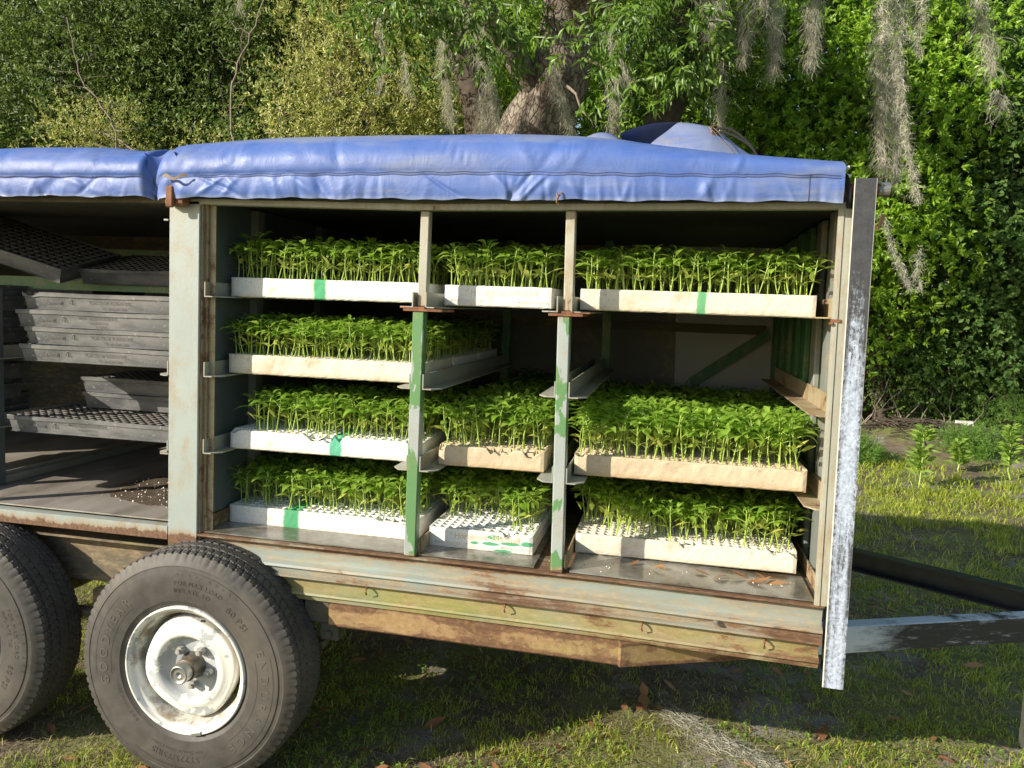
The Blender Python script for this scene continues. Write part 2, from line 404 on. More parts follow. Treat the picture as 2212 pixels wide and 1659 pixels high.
# posts
P('post', MB().box(-.104, 0, 0, .05, -.05, 1.045, .002), M['post'], 'wide grey-green post between the two bays')
P('post', MB().box(-.868, -.833, 0, .035, -.03, 1.045, .002), M['post'], 'post just outside the left edge of the photo')
P('post_seam', MB().box(.0005, .006, .008, .05, -.02, 1.045).box(.0065, .0165, .020, .05, -.0, 1.04), M['seam'])
P('post_angle', MB().box(.017, .036, .030, .034, .0, 1.04), M['rail_rust'])
mb = MB()
mb.box(-.098, -.030, -.034, -.002, 1.028, 1.075, .006).box(-.086, -.060, -.046, -.034, 1.020, 1.085, .004); P('post_cap', mb, M['pipe'], 'rusty bracket on top of the wide post')
def tubebox(x0, x1, y0, y1, z0, z1): return MB().box(x0, x1, y0, y1, z0, z1, .003)
P('post', tubebox(.693, .728, 0, .035, .002, .742), M['post_green'], 'left slim post, grey with flaking green paint', ang=30)
P('post', tubebox(1.1245, 1.1595, 0, .035, .002, .742), M['post_green'], 'right slim post, grey with flaking green paint', ang=30)
P('post', tubebox(.700, .728, .018, .046, .756, 1.036), M['tube'], ang=30)
P('post', tubebox(1.137, 1.165, .018, .046, .756, 1.036), M['tube'], ang=30)
P('post_flange', MB().box(.665, .785, -.004, .12, .742, .749).box(.655, .70, -.002, .11, .750, .7535).box(.70, .73, -.004, .05, .7495, .7555), M['pipe'])
P('post_flange', MB().box(1.098, 1.195, -.004, .12, .742, .749).box(1.165, 1.215, -.002, .11, .750, .7535).box(1.135, 1.167, -.004, .05, .7495, .7555), M['pipe'])
P('corner_post', MB().box(1.845, 1.880, .0, .006, -.0, 1.036).box(1.874, 1.880, .0065, .05, .0, 1.036).box(1.850, 1.858, -.003, -.0005, .0, 1.03), M['corner'], 'rust-streaked front corner post')
P('corner_plate', MB().box(1.8725, 1.9255, -.034, -.028, -.208, 1.106, .0008), M['plate'], 'black corner plate brushed over with white paint')
P('corner_plate_mount', MB().box(1.882, 1.915, -.0275, .05, -.19, 1.06), M['black_steel'])
P('pipe', MB().tube([(1.55, -.0, 1.083), (1.955, -.0, 1.083)], .0155, 14), M['pipe'], 'rusty pipe sticking out at the top front corner', ang=40)
P('pipe_end', MB().tube([(1.935, 0, 1.083), (1.962, 0, 1.083)], .0175, 14).tube([(1.925, -.016, 1.10), (1.94, -.02, 1.094), (1.938, -.018, 1.075)], .004, 6), M['bare'])
# shelf rails: an L of web and flange running back from each post
def shelf_rail(xw, side, z, mat, y0=.003, y1=1.16, wdt=.05, h=.046, label=None):
    x1 = xw+side*.0035; x2 = xw+side*wdt
    mb = MB().box(min(xw, x1), max(xw, x1), y0, y1, z, z+h)
    a = [(x1, y0), (xw+side*wdt*.55, y0), (x2, y0+.03), (x2, y1), (x1, y1)]
    if side < 0: a = a[::-1]
    k = 5; mb.add([(x, y, z) for x, y in a]+[(x, y, z+.0035) for x, y in a], [tuple(range(k))[::-1], tuple(range(k, 2*k))]+[(i, (i+1) % k, (i+1) % k+k, i+k) for i in range(k)])
    P('shelf_rail', mb, mat, label)
for z in (.757, .510, .264):
    shelf_rail(.016, 1, z, M['rail'])
    for xw, sd in ((.692, -1), (.7295, 1), (1.1235, -1), (1.1605, 1)): shelf_rail(xw, sd, z if z < .7 else .752, M['rail'])
    shelf_rail(1.867, -1, z-(.010 if z < .6 else -.0), M['rail_rust'], h=.055, wdt=.058, label='empty rusty rail with green paint left on it' if abs(z-.51) < .01 else None)
for xw, sd in ((.016, 1), (.733, 1), (1.1635, 1), (1.8645, -1)): P('floor_rail', MB().box(min(xw, xw+sd*.004), max(xw, xw+sd*.004), .02, 1.16, .009, .052), M['rail_rust'])
P('rail_end', MB().box(1.842, 1.866, -.004, .002, .748, .756).box(1.838, 1.846, -.01, .0, .742, .748), M['pipe'])
# left bay shelf
P('shelf_beam', MB().box(-2.28, -.106, .43, .436, .765, .812).box(-2.28, -.106, .436, .48, .765, .769), M['green'], 'dark green shelf beam across the left bay')
P('shelf_beam', MB().box(-2.28, -.106, 1.0, 1.006, .93, .96), M['green'])
for z in (.507, .252): shelf_rail(-.985, 1, z, M['rail'], wdt=.05); shelf_rail(-.108, -1, z, M['rail'], wdt=.05); shelf_rail(-.989, -1, z, M['rail'], wdt=.05)
P('post', MB().box(-.99, -.955, .2, .235, .03, .762), M['wall'])
P('rail_tab', MB().box(-.122, -.106, -.004, .01, .507, .511).box(-.124, -.106, -.004, .01, .262, .266).box(-.12, -.106, -.004, .01, .985, .99), M['rail'])
# hooks on the lower beam
for x, z in ((.575, -.112), (.996, -.113), (1.39, -.114), (1.724, -.115)):
    pts = [(x, .024, z-.006), (x, .012, z-.005), (x, .006, z-.010), (x, .004, z-.018), (x, .008, z-.025)]
    P('hook', MB().tube(pts, .003, 7), M['pipe'], ang=60)
P('bolt', MB().tube([(1.592, .02, -.084), (1.592, .0, -.084)], .008, 6).tube([(1.592, .0, -.084), (1.592, -.006, -.084)], .004, 6), M['bare'])
# tongue
def obox(a, b, wd, z0, z1, ch=.003):
    a = Vector((*a, 0)); b = Vector((*b, 0)); d = (b-a); L = d.length; d.normalize(); n = Vector((-d.y, d.x, 0))
    q = MB().box(0, L, 0, wd, z0, z1, ch); q.v = [tuple(a+d*x+n*y+Vector((0, 0, z))) for x, y, z in q.v]; return q
part('tongue_beam', obox((1.90, .2377), (2.93, .675), .050, -.257, -.172), M['tongue'], TR, 'near tongue beam, black with white overspray')
part('tongue_beam', obox((1.341, .0), (1.895, .2356), .050, -.2585, -.1855), M['channel'], TR, 'rust-stained end of the near tongue beam running in under the bay')
q = obox((1.72, 1.47), (2.95, .695), .006, -.257, -.172, 0); 
for z0, z1 in ((-.257, -.251), (-.178, -.172)):
    q2 = obox((1.72, 1.47), (2.95, .695), -.045, z0, z1, 0); q.add(q2.v, [f[::-1] for f in q2.f])
part('tongue_beam', q, M['black_steel'], TR, 'far black tongue channel')
part('coupler', MB().box(2.9, 3.2, .66, .72, -.20, -.13, .01).tube([(3.18, .69, -.14), (3.26, .69, -.17)], .045, 12), M['black_steel'], TR)
part('jack_leg', MB().box(2.748, 2.81, .77, .83, GZ+.004, .15, .004), M['white_steel'], TR, 'grey jack leg at the tongue')

# ---------------------------------------------------------------- wheels
t = NT('rubber')
n = t.noise(25, 6, .6); n2 = t.noise(4, 5, .6)
t.base(t.mix(t.math('MULTIPLY', t.smooth(n2, .4, .7), .6), t.ramp(n, [(.3, (.040, .038, .036)), (.7, (.075, .070, .064))]), (.125, .108, .088))); t.rough(.62); t.bump(n, .1, .001); M['rubber'] = t.m
M['letter'] = mat_plain('raised_rubber_letters', (.105, .096, .083), .5, var=.15)
M['letter_dark'] = mat_plain('sunken_rubber', (.062, .057, .052), .5, var=.2)
t = NT('peeling_rim_paint')
n = t.noise(15, 10, .66, dist=.3); n2 = t.noise(60, 4)
xx_, yy_, zz_ = t.xyz(); rad = t.math('SQRT', t.math('ADD', t.math('MULTIPLY', xx_, xx_), t.math('MULTIPLY', zz_, zz_)))
n = t.math('ADD', n, t.math('SUBTRACT', t.math('MULTIPLY', t.smooth(rad, .085, .125), .17), .11))
msk = t.smooth(n, .485, .492)
rr = t.smooth(t.noise(17, 8, .7, t.mapp((1, 1, 1), (4, 4, 4))), .66, .69)
c = t.mix(msk, (.42, .44, .45), (.74, .73, .68)); c = t.mix(t.math('MULTIPLY', t.math('MULTIPLY', t.smooth(rad, .165, .176), t.smooth(rad, .192, .183)), t.smooth(t.noise(11, 5), .42, .6)), c, (.27, .22, .15)); c = t.mix(t.math('MULTIPLY', rr, .8), c, (.20, .11, .055)); t.base(c)
t.rough(t.ramp(msk, [(0, .33), (1, .5)])); t.bump(msk, .5, .0015); M['rim'] = t.m
M['nut'] = mat_paint('lug_nut', (.42, .42, .40), .35, .35, scale=40, streak=1)
R_T = .375; Y_OUT = -.125; Y_IN = .068
YS = np.linspace(Y_OUT+.018, Y_IN-.018, 62)
def tread_r(y, a):
    """radius of the tread at width y and angle a"""
    yc = (Y_OUT+Y_IN)/2; hw = (Y_IN-Y_OUT)/2; u = (y-yc)/hw
    r = R_T-.010*abs(u)**3.2-.014*max(0, abs(u)-.72)
    N = 88; ph = a*N/(2*math.pi); tri = abs((ph % 1)-.5)*2
    for g, wv in ((-.56, .020), (-.2, .012), (.2, .012), (.56, .020)):
        if abs(u-g-(tri-.5)*wv*2) < .028: r -= .0075
    if abs(u) > .60:
        if (ph+.35*math.sin(u*6)) % 1 < .24: r -= .0045 if abs(u) > .70 else .0035
    elif .24 < abs(u) < .52:
        if (ph*1+abs(u)*1.5+(.5 if u > 0 else 0)) % 1 < .13: r -= .004
    elif abs(u) <= .17:
        if (ph*1+u*2) % 1 < .11: r -= .003
    return r
NA = 528
A = np.arange(NA)*2*math.pi/NA
prof_out = [(.199, Y_OUT+.030), (.203, Y_OUT+.016), (.212, Y_OUT+.006), (.222, Y_OUT+.001), (.2235, Y_OUT-.001), (.245, Y_OUT-.004), (.270, Y_OUT-.006), (.290, Y_OUT-.0055), (.302, Y_OUT-.003), (.3035, Y_OUT-.0005), (.313, Y_OUT+.0015), (.3145, Y_OUT+.000), (.323, Y_OUT+.004), (.330, Y_OUT+.009)]
prof_out = [(r_ if r_ <= .2235 else .2235+(r_-.2235)*1.2066, y_) for r_, y_ in prof_out]
prof_in = [(.352, Y_IN-.009), (.335, Y_IN-.002), (.27, Y_IN+.006), (.22, Y_IN), (.199, Y_IN-.03)]
def make_tyre():
    prof = prof_out+[(None, y) for y in YS]+prof_in; k = len(prof)
    V = np.zeros((NA, k, 3))
    for j, (r, y) in enumerate(prof):
        rr = np.full(NA, r) if r is not None else np.array([tread_r(y, a) for a in A])
        if j == len(prof_out)-1: rr = rr+np.where((A*66/(2*math.pi)) % 1 < .26, -.002, 0)
        V[:, j, 0] = rr*np.cos(A); V[:, j, 1] = y; V[:, j, 2] = rr*np.sin(A)
    i = np.arange(NA)[:, None]; j = np.arange(k-1)[None, :]
    a = i*k+j; b = ((i+1) % NA)*k+j
    F = np.stack([a, a+1, b+1, b], -1).reshape(-1, 4)
    me = np_mesh('tyre', V.reshape(-1, 3), F, M['rubber'], smooth=True); me.set_sharp_from_angle(angle=math.radians(28)); return me
def arc_text(txt, r, a_mid, size, mat, outer=True, dy=.0012, squash=1., spacing=1.0, ext=.0006):
    """raised writing on the outer sidewall, centred on clock angle a_mid (degrees, 90 = top); reads along the rim"""
    r = .2235+(r-.2235)*1.2066; size *= 1.12
    mb = MB(); cv = bpy.data.curves.new('t', 'FONT'); cv.size = size; cv.extrude = 0; cv.resolution_u = 2
    widths = []; datas = []
    dg = bpy.context.evaluated_depsgraph_get()
    for ch in txt:
        if ch == ' ': widths.append(size*.35*spacing); datas.append(None); continue
        cv.body = ch; to = bpy.data.objects.new('t', cv); COL.objects.link(to); dg.update()
        me = bpy.data.meshes.new_from_object(to.evaluated_get(dg)); bpy.data.objects.remove(to)
        vs = [v.co.copy() for v in me.vertices]; x0 = min(v.x for v in vs); x1 = max(v.x for v in vs)
        datas.append((vs, [tuple(p.vertices) for p in me.polygons], x0)); widths.append((x1-x0+size*.14)*spacing); bpy.data.meshes.remove(me)
    tot = sum(widths); x = -tot/2
    for wd, d in zip(widths, datas):
        if d:
            vs, fs, x0 = d; o = []
            for v in vs:
                s = x+v.x-x0; rr = r+v.y*squash if outer else r-v.y*squash
                a = math.radians(a_mid)-(s/r if outer else -s/r)
                yy = np.interp(rr, [q[0] for q in prof_out], [q[1] for q in prof_out])
                o.append((rr*math.cos(a), yy-dy, rr*math.sin(a)))
            mb.add(o, fs)
        x += wd
    bpy.data.curves.remove(cv)
    return mb
def rim_mb():
    mb = MB(); y0 = Y_OUT
    barrel = [(.2015, y0+.040), (.2050, y0+.012), (.2055, y0+.004), (.2025, y0-.001), (.198, y0+.000), (.1955, y0+.005), (.193, y0+.013), (.184, y0+.016), (.180, y0+.021), (.176, y0+.034), (.171, y0+.052), (.168, y0+.10), (.166, y0+.18)]
    mb.lathe(barrel, 96); return mb
def disc_mb():
    y0 = Y_OUT
    prof = [(.158, y0+.070), (.1605, y0+.040), (.158, y0+.033), (.150, y0+.029), (.138, y0+.030), (.124, y0+.022), (.112, y0+.018), (.102, y0+.023), (.093, y0+.036), (.086, y0+.050), (.074, y0+.054), (.045, y0+.050), (.041, y0+.053), (.041, y0+.07)]
    def rf(r, y, a, j):
        if j <= 4: return r*(1+.034*math.cos(4*(a-.35))*(1 if j < 4 else .3)-.022)
        return r
    return MB().lathe(prof, 96, rfun=rf)
WHEEL_SRC = {}
def make_wheel(cx, label, rot=0.):
    c = Vector((cx, 0, -.388))
    wroot = bpy.data.objects.new('wheel', None); COL.objects.link(wroot); wroot.parent = TR; wroot.location = c-TR.location; wroot['label'] = label
    if not WHEEL_SRC:
        s = WHEEL_SRC
        s['tyre'] = make_tyre()
        s['rim'] = rim_mb().mesh('rim', M['rim'], True); s['wheel_disc'] = disc_mb().mesh('wheel_disc', M['rim'], True)
        y0 = Y_OUT
        s['hub'] = MB().lathe([(.045, y0+.055), (.040, y0+.045), (.036, y0+.042), (.036, y0+.010), (.034, y0+.004), (.030, y0+.004)], 28).mesh('hub', mat_paint('hub_rust', (.085, .08, .07), .25, .35, scale=30, streak=1), True)
        s['hub_cap'] = MB().lathe([(.030, y0+.006), (.0295, y0-.022), (.0275, y0-.026), (.024, y0-.026), (.023, y0-.023), (.014, y0-.022), (.010, y0-.0235), (.007, y0-.022), (.004, y0-.018), (.0, y0-.018)], 28).mesh('hub_cap', M['bare'], True)
        nut = MB().lathe([(.0135, 0), (.0135, -.014), (.0125, -.017), (.008, -.017), (.0078, -.026), (0, -.027)], 6).mesh('lug_nut', M['nut']); s['nut'] = nut
        s['weight'] = MB().box(-.018, .018, y0-.004, y0+.004, -.205, -.192, .002).mesh('wheel_weight', M['bare'])
        s['valve'] = MB().tube([(.06, y0+.02, .160), (.066, y0-.004, .172)], .004, 8).mesh('valve_stem', M['black_steel'])
        s['words'] = []
        for args, kw, mm_ in ((('GOODYEAR', .256, 162, .036, None), dict(spacing=1.25), 'letter'), (('ENDURANCE', .256, -18, .034, None), dict(spacing=1.5), 'letter'),
                  (('ST225/75R15', .262, -96, .024, None), dict(spacing=1.05), 'letter_dark'), (('FOR TRAILER SERVICE ONLY', .247, -96, .0095, None), dict(spacing=1.2), 'letter_dark'),
                  (('SCUFF GUARD', .292, 72, .011, None), dict(spacing=2.6), 'letter_dark'), (('Featuring Durawall Technology', .292, -104, .0115, None), dict(spacing=1.1), 'letter_dark'),
                  (('DOT U9UH 0ENY', .232, -150, .012, None), dict(spacing=1.3), 'letter_dark'), (('FOR MAX LOAD', .268, 78, .018, None), {}, 'letter_dark'), (('INFLATE TO', .248, 82, .018, None), {}, 'letter_dark'), (('80 PSI', .250, 46, .027, None), {}, 'letter_dark')):
            s['words'].append(arc_text(*args, **kw).mesh('lettering', M[mm_]))
        w_ = MB()
        # stepped band behind the writing and the arrow-ended panel
        for r0, am, half in ((.2775, 162, 27), (.2775, -18, 34)):
            n = 40
            for rr in (.2235+(r0+.012-.2235)*1.2066, .2507):
                vs = []
                for i in range(n+1):
                    a = math.radians(am-half+2*half*i/n)
                    for d in (0, .0012):
                        yy = np.interp(rr+d, [q[0] for q in prof_out], [q[1] for q in prof_out])-.0006; vs.append(((rr+d)*math.cos(a), yy, (rr+d)*math.sin(a)))
                w_.add(vs, [(2*i, 2*i+1, 2*i+3, 2*i+2) for i in range(n)])
        s['dark_lettering'] = w_.mesh('sidewall_groove', M['letter_dark'])
    s = WHEEL_SRC
    ty = obj('tyre', s['tyre'], wroot, (0, 0, 0)); ty.rotation_euler = (0, rot, 0)
    for w__ in s['words']: obj('lettering', w__, wroot, (0, 0, 0)).rotation_euler = (0, rot, 0)
    obj('sidewall_groove', s['dark_lettering'], wroot, (0, 0, 0)).rotation_euler = (0, rot, 0)
    obj('rim', s['rim'], wroot, (0, 0, 0)); obj('wheel_disc', s['wheel_disc'], wroot, (0, 0, 0)).rotation_euler = (0, rot, 0)
    obj('hub', s['hub'], wroot, (0, 0, 0)); obj('hub_cap', s['hub_cap'], wroot, (0, 0, 0))
    for k in range(5):
        a = math.radians(90+40+72*k); obj('lug_nut', s['nut'], wroot, (.060*math.cos(a), Y_OUT+.050, .060*math.sin(a)))
    obj('wheel_weight', s['weight'], wroot, (0, 0, 0)).rotation_euler = (0, -.22, 0); obj('valve_stem', s['valve'], wroot, (0, 0, 0))
make_wheel(.028, 'front wheel with peeling white rim, whole in view')
make_wheel(-.853, 'rear wheel cut off by the left edge of the photo', 1.2)
for x in (.028, -.853): part('axle', MB().tube([(x, -.02, -.388), (x, 1.4, -.388)], .035, 12), M['chassis'], TR)
part('leaf_spring', MB().box(-.45, -.35, .06, .1, -.34, -.245, .004).box(-1.2, .4, .065, .105, -.352, -.328, .003), M['chassis'], TR)
# ================================================================ tarps
t = NT('blue_tarp')
x_, y_, z_ = t.xyz()
n = t.noise(2.2, 5, .6); n2 = t.noise(7, 6, .65); fine = t.n('TexWave'); fine.inputs['Scale'].default_value = 160; t.l(t.co(), fine.inputs[0])
c = t.ramp(n, [(.3, (.045, .105, .36)), (.7, (.068, .146, .44))])
up_ = t.smooth(z_, 1.19, 1.27)
du = t.math('MULTIPLY', t.smooth(t.math('ADD', t.noise(5, 7, .65, t.mapp((.5, 1, 2.5))), t.math('MULTIPLY', up_, .24)), .48, .74), .75)
c = t.mix(t.math('MULTIPLY', t.smooth(n2, .3, .8), .22), c, (.24, .27, .42)); c = t.mix(du, c, (.21, .24, .33))
br = t.math('MULTIPLY', t.smooth(t.math('ADD', t.noise(3.2, 7, .6, t.mapp((1, 1, 3), (7, 1, 2))), t.math('MULTIPLY', up_, .06)), .64, .80), .5)
c = t.mix(br, c, (.24, .21, .17))
c = t.mix(t.math('MULTIPLY', t.smooth(z_, 1.066, 1.052), .4), c, (.32, .36, .42))
t.base(c); t.rough(t.ramp(n2, [(.3, .40), (.7, .62)])); t.p.inputs['Specular IOR Level'].default_value = .55
wr = t.noise(13, 6, .62, t.mapp((1.0, 1, .8)), .8); cr_ = t.math('ABSOLUTE', t.math('SUBTRACT', t.noise(7, 3, .5, t.mapp((1.5, 1, .9), (2, 3, 5)), 1.0), .5)); cr_ = t.math('MULTIPLY', t.smooth(cr_, .05, .0), -.0); t.bump(t.math('ADD', t.math('ADD', t.math('MULTIPLY', wr, .8), cr_), t.math('MULTIPLY', fine.outputs['Fac'], .02)), .36, .010)
M['tarp'] = t.m
M['stitch'] = mat_plain('stitching', (.05, .05, .10), .8)
M['stitch_dust'] = mat_plain('dusty_stitching', (.22, .17, .12), .8)
ZT_X = [-2.4, -1.01, -.618, -.376, -.213, -.071, .27, .593, .9, 1.059, 1.152, 1.276, 1.323, 1.47, 1.575, 1.697, 1.815, 1.883]
ZT_Z = [1.225, 1.241, 1.255, 1.258, 1.240, 1.264, 1.283, 1.294, 1.288, 1.281, 1.276, 1.264, 1.255, 1.234, 1.219, 1.202, 1.186, 1.179]
rw = np.random.default_rng(5)
PX = np.sort(rw.uniform(-2.4, 1.83, 120)); PA = rw.uniform(.2, 1, 120)*rw.choice([-1, 1], 120); PW = rw.uniform(.004, .014, 120); PS = rw.uniform(-.5, .5, 120)
BX = rw.uniform(-2.4, 1.8, 60); BA = rw.uniform(-.8, 1, 60); BW = rw.uniform(.007, .035, 60); BS = rw.uniform(-2.6, 1.6, 60)
FR = [(-.047, .0), (-.062, .05), (-.062, .16), (-.050, .32), (-.022, .52), (.012, .66), (.07, .78), (.15, .87), (.24, .95), (.34, 1.), (.5, 1.03), (.75, 1.03), (1.1, .95), (1.4, .75), (1.52, .35), (1.55, -.3)]
def tarp_surface(x0, x1, nx, end0=0., end1=0., sag=0.):
    """front flap, seam and roof as one sheet; returns a grid function"""
    rows = []
    zs = np.interp
    nf = 14
    def fn(u, v):
        x = x0+(x1-x0)*u; zt = float(np.interp(x, ZT_X, ZT_Z)); seam = 1.116+.012*math.sin(max(0, min(1, (x+.1)/1.9))*math.pi)+(.003 if x > 1.6 else 0); hem = 1.052 if x > -.1 else 1.054
        k = v*(nf+len(FR)-1)*1.0
        if k <= nf:
            q = k/nf; z = hem+(seam-hem)*q; y = -.044-.004*math.sin(q*math.pi)
            w_ = float(np.sum(PA*np.maximum(0, 1-np.abs((x-PX-PS*(z-hem))/(PW*1.6)))))*.0055*(1-q)**1.0
            w_ += float(np.sum(BA*np.exp(-((x-BX-BS*(z-1.08))/BW)**2)))*.0075*math.sin(min(1, q*1.05)*math.pi)**.7
            y += w_; z += .0015*math.sin(x*61)+(.002*math.sin(x*23))*(1-q)
            if q > .93: y -= .0025
        else:
            j = k-nf; i = min(int(j), len(FR)-2); f_ = j-i
            (ya, fa), (yb, fb) = FR[i], FR[i+1]; bl = max(.12, min(1, 1-(x-.2)/1.2)) if x > .2 else 1.; bl *= .3; ya = -.047+(ya+.047)*bl if ya < -.045 else ya; yb = -.047+(yb+.047)*bl if yb < -.045 else yb; y = ya+(yb-ya)*f_; fr = fa+(fb-fa)*f_
            z = seam+(zt-seam)*fr
            amp = math.sin(min(1, max(0, fr)*1.2)*math.pi)
            b = float(np.sum(BA*np.exp(-((x-BX*1.02-.05-BS*.8*(z-1.15))/(BW*.8))**2)))
            y += b*.006*amp
            z += .004*math.sin(x*7+y*4)*min(1, fr)
        # rounded, tucked ends
        for e, s_, xe in ((end0, 1, x0), (end1, -1, x1)):
            if e > 0:
                d = (x-xe)*s_
                if d < e: q = 1-d/e; y += .03*q*q; z -= (z-1.03)*.30*q*q*q
        return (x, y, z)
    return fn
def stitch_line(x0, x1, off, n=160):
    fn = tarp_surface(x0, x1, 1)
    v = 14/(14+len(FR)-1); mb = MB(); pts = []
    for i in range(n+1):
        p = fn(i/n, v*(1+off)); pts.append(Vector(p)+Vector((0, -.0012, 0)))
    vs = []
    for p in pts: vs += [p+Vector((0, 0, -.0008)), p+Vector((0, 0, .0008))]
    return mb.add(vs, [(2*i, 2*i+2, 2*i+3, 2*i+1) for i in range(n)])
T1 = thing('tarp', 'blue tarp over the right bay, lumpy fold and grommet near its front end', 'tarp', (.85, .7, 1.06))
part('sheet', MB().grid(tarp_surface(-.125, 1.838, 1, end0=.06), 420, 44), M['tarp'], T1, smooth=True)
for o_ in (-.03, -.12): part('stitching', stitch_line(.02, 1.83, o_), M['stitch'], T1)
fn_ = tarp_surface(-.125, 1.838, 1)
mb = MB()
for xx in (1.755,):
    u = (xx+.125)/1.963; vs = []
    for i in range(21):
        p = Vector(fn_(u, i/20*14/29)); vs += [p+Vector((-.0008, -.0013, 0)), p+Vector((.0008, -.0013, 0))]
    mb.add(vs, [(2*i, 2*i+1, 2*i+3, 2*i+2) for i in range(20)])
part('stitching', mb, M['stitch'], T1)
T2 = thing('tarp', 'blue tarp over the left bay, glossy, running out of the photo on the left', 'tarp', (-1.25, .7, 1.06))
part('sheet', MB().grid(tarp_surface(-2.4, -.135, 1, end1=.03), 300, 44), M['tarp'], T2, smooth=True)
part('stitching', stitch_line(-2.4, -.15, -.05), M['stitch'], T2)
# dark tucked end of the sheets at the post
part('tucked_corner', MB().grid(lambda u, v: (-.150+.10*u+.012*math.sin(v*7), -.042+.05*u*(1-u)*2+.012*v, 1.185-.115*v-.028*u*v-.01*math.sin(u*6)), 14, 14), M['tarp'], T1, smooth=True)
part('torn_flap', MB().grid(lambda u, v: (-.075+.085*u, -.060-.010*math.sin(u*math.pi), 1.113+.006*math.sin(u*9)-.009*v), 14, 3), M['stitch_dust'], T1, smooth=True)
# the raised fold at the front
def spline_grid(rows, nu, nv):
    R_ = np.array(rows, float)
    def cr(P_, t_):
        n_ = len(P_)-1; i = min(int(t_*n_), n_-1); f_ = t_*n_-i
        p0 = P_[max(i-1, 0)]; p1 = P_[i]; p2 = P_[i+1]; p3 = P_[min(i+2, n_)]
        return .5*((2*p1)+(-p0+p2)*f_+(2*p0-5*p1+4*p2-p3)*f_**2+(-p0+3*p1-3*p2+p3)*f_**3)
    def fn(u, v):
        return tuple(cr(np.array([cr(r_, u) for r_ in R_]), v))
    return MB().grid(fn, nu, nv)
def bez(pts, n=24):
    q = MB(); P_ = np.array(pts, float); out = []
    for k in range(n+1):
        t_ = k/n*(len(P_)-1); i = min(int(t_), len(P_)-2); f_ = t_-i
        p0 = P_[max(i-1, 0)]; p1 = P_[i]; p2 = P_[i+1]; p3 = P_[min(i+2, len(P_)-1)]
        out.append(tuple(.5*((2*p1)+(-p0+p2)*f_+(2*p0-5*p1+4*p2-p3)*f_**2+(-p0+3*p1-3*p2+p3)*f_**3)))
    return out
fold = spline_grid([
    [(1.29, .36, 1.225), (1.34, .365, 1.285), (1.388, .395, 1.330), (1.425, .42, 1.362), (1.44, .52, 1.352), (1.45, .66, 1.30), (1.46, .85, 1.20)],
    [(1.40, .335, 1.215), (1.435, .345, 1.275), (1.458, .375, 1.322), (1.472, .42, 1.357), (1.48, .52, 1.350), (1.49, .66, 1.30), (1.50, .85, 1.20)],
    [(1.50, .33, 1.200), (1.512, .335, 1.255), (1.517, .365, 1.306), (1.518, .42, 1.346), (1.52, .52, 1.340), (1.53, .66, 1.29), (1.54, .85, 1.19)],
    [(1.58, .33, 1.190), (1.580, .345, 1.240), (1.574, .370, 1.284), (1.560, .42, 1.323), (1.565, .52, 1.32), (1.58, .66, 1.27), (1.60, .85, 1.19)],
    [(1.66, .33, 1.175), (1.655, .345, 1.208), (1.642, .375, 1.243), (1.620, .42, 1.278), (1.63, .52, 1.28), (1.65, .66, 1.24), (1.67, .85, 1.18)],
    [(1.79, .33, 1.140), (1.775, .36, 1.165), (1.755, .385, 1.185), (1.730, .42, 1.205), (1.74, .52, 1.21), (1.75, .66, 1.19), (1.76, .85, 1.15)]], 48, 56)
part('fold', fold, M['tarp'], T1, smooth=True, label='raised lumpy fold of the tarp')
over = spline_grid([
    [(1.24, .40, 1.324), (1.245, .47, 1.310), (1.25, .54, 1.280), (1.26, .60, 1.240)],
    [(1.285, .39, 1.339), (1.29, .47, 1.318), (1.30, .55, 1.285), (1.31, .60, 1.240)],
    [(1.34, .39, 1.352), (1.345, .48, 1.330), (1.35, .56, 1.290), (1.36, .61, 1.240)],
    [(1.39, .40, 1.358), (1.40, .48, 1.336), (1.41, .55, 1.290), (1.42, .60, 1.240)],
    [(1.428, .418, 1.362), (1.435, .48, 1.340), (1.45, .54, 1.290), (1.46, .58, 1.240)]], 28, 20)
part('fold', over, M['tarp'], T1, 'shaded underside of the raised fold', smooth=True)
over2 = spline_grid([
    [(1.24, .40, 1.3245), (1.245, .50, 1.325), (1.25, .62, 1.29), (1.26, .80, 1.22)],
    [(1.285, .39, 1.3395), (1.29, .50, 1.340), (1.30, .62, 1.30), (1.31, .80, 1.22)],
    [(1.34, .39, 1.3525), (1.345, .50, 1.352), (1.35, .62, 1.31), (1.36, .80, 1.22)],
    [(1.39, .40, 1.3585), (1.40, .50, 1.358), (1.41, .62, 1.31), (1.42, .80, 1.22)],
    [(1.428, .418, 1.3625), (1.44, .52, 1.355), (1.45, .66, 1.301), (1.46, .85, 1.20)]], 28, 20)
part('fold', over2, M['tarp'], T1, smooth=True)
low = spline_grid([
    [(1.00, .38, 1.262), (1.00, .44, 1.270), (1.02, .60, 1.26)],
    [(1.12, .38, 1.280), (1.12, .42, 1.316), (1.13, .60, 1.31)],
    [(1.19, .37, 1.270), (1.18, .42, 1.334), (1.19, .58, 1.325)],
    [(1.24, .37, 1.265), (1.235, .42, 1.315), (1.25, .56, 1.290)],
    [(1.285, .37, 1.240), (1.28, .41, 1.270), (1.30, .50, 1.25)]], 32, 16)
part('fold', low, M['tarp'], T1, smooth=True)
sm = MB(); P_ = [(1.512, .385, 1.338), (1.528, .355, 1.318), (1.552, .336, 1.285), (1.578, .327, 1.252), (1.602, .322, 1.225)]
for k_ in (0, .012):
    sm.tube(bez([(a_+k_, b_-.002, c_) for a_, b_, c_ in P_], 20), .0008, 4)
part('stitching', sm, M['stitch_dust'], T1)
gr = MB()
gp = Vector((1.534, .385, 1.326)); gn = Vector((.45, -.85, .25)).normalized(); ga = gn.cross(Vector((0, 0, 1))).normalized(); gb = gn.cross(ga)
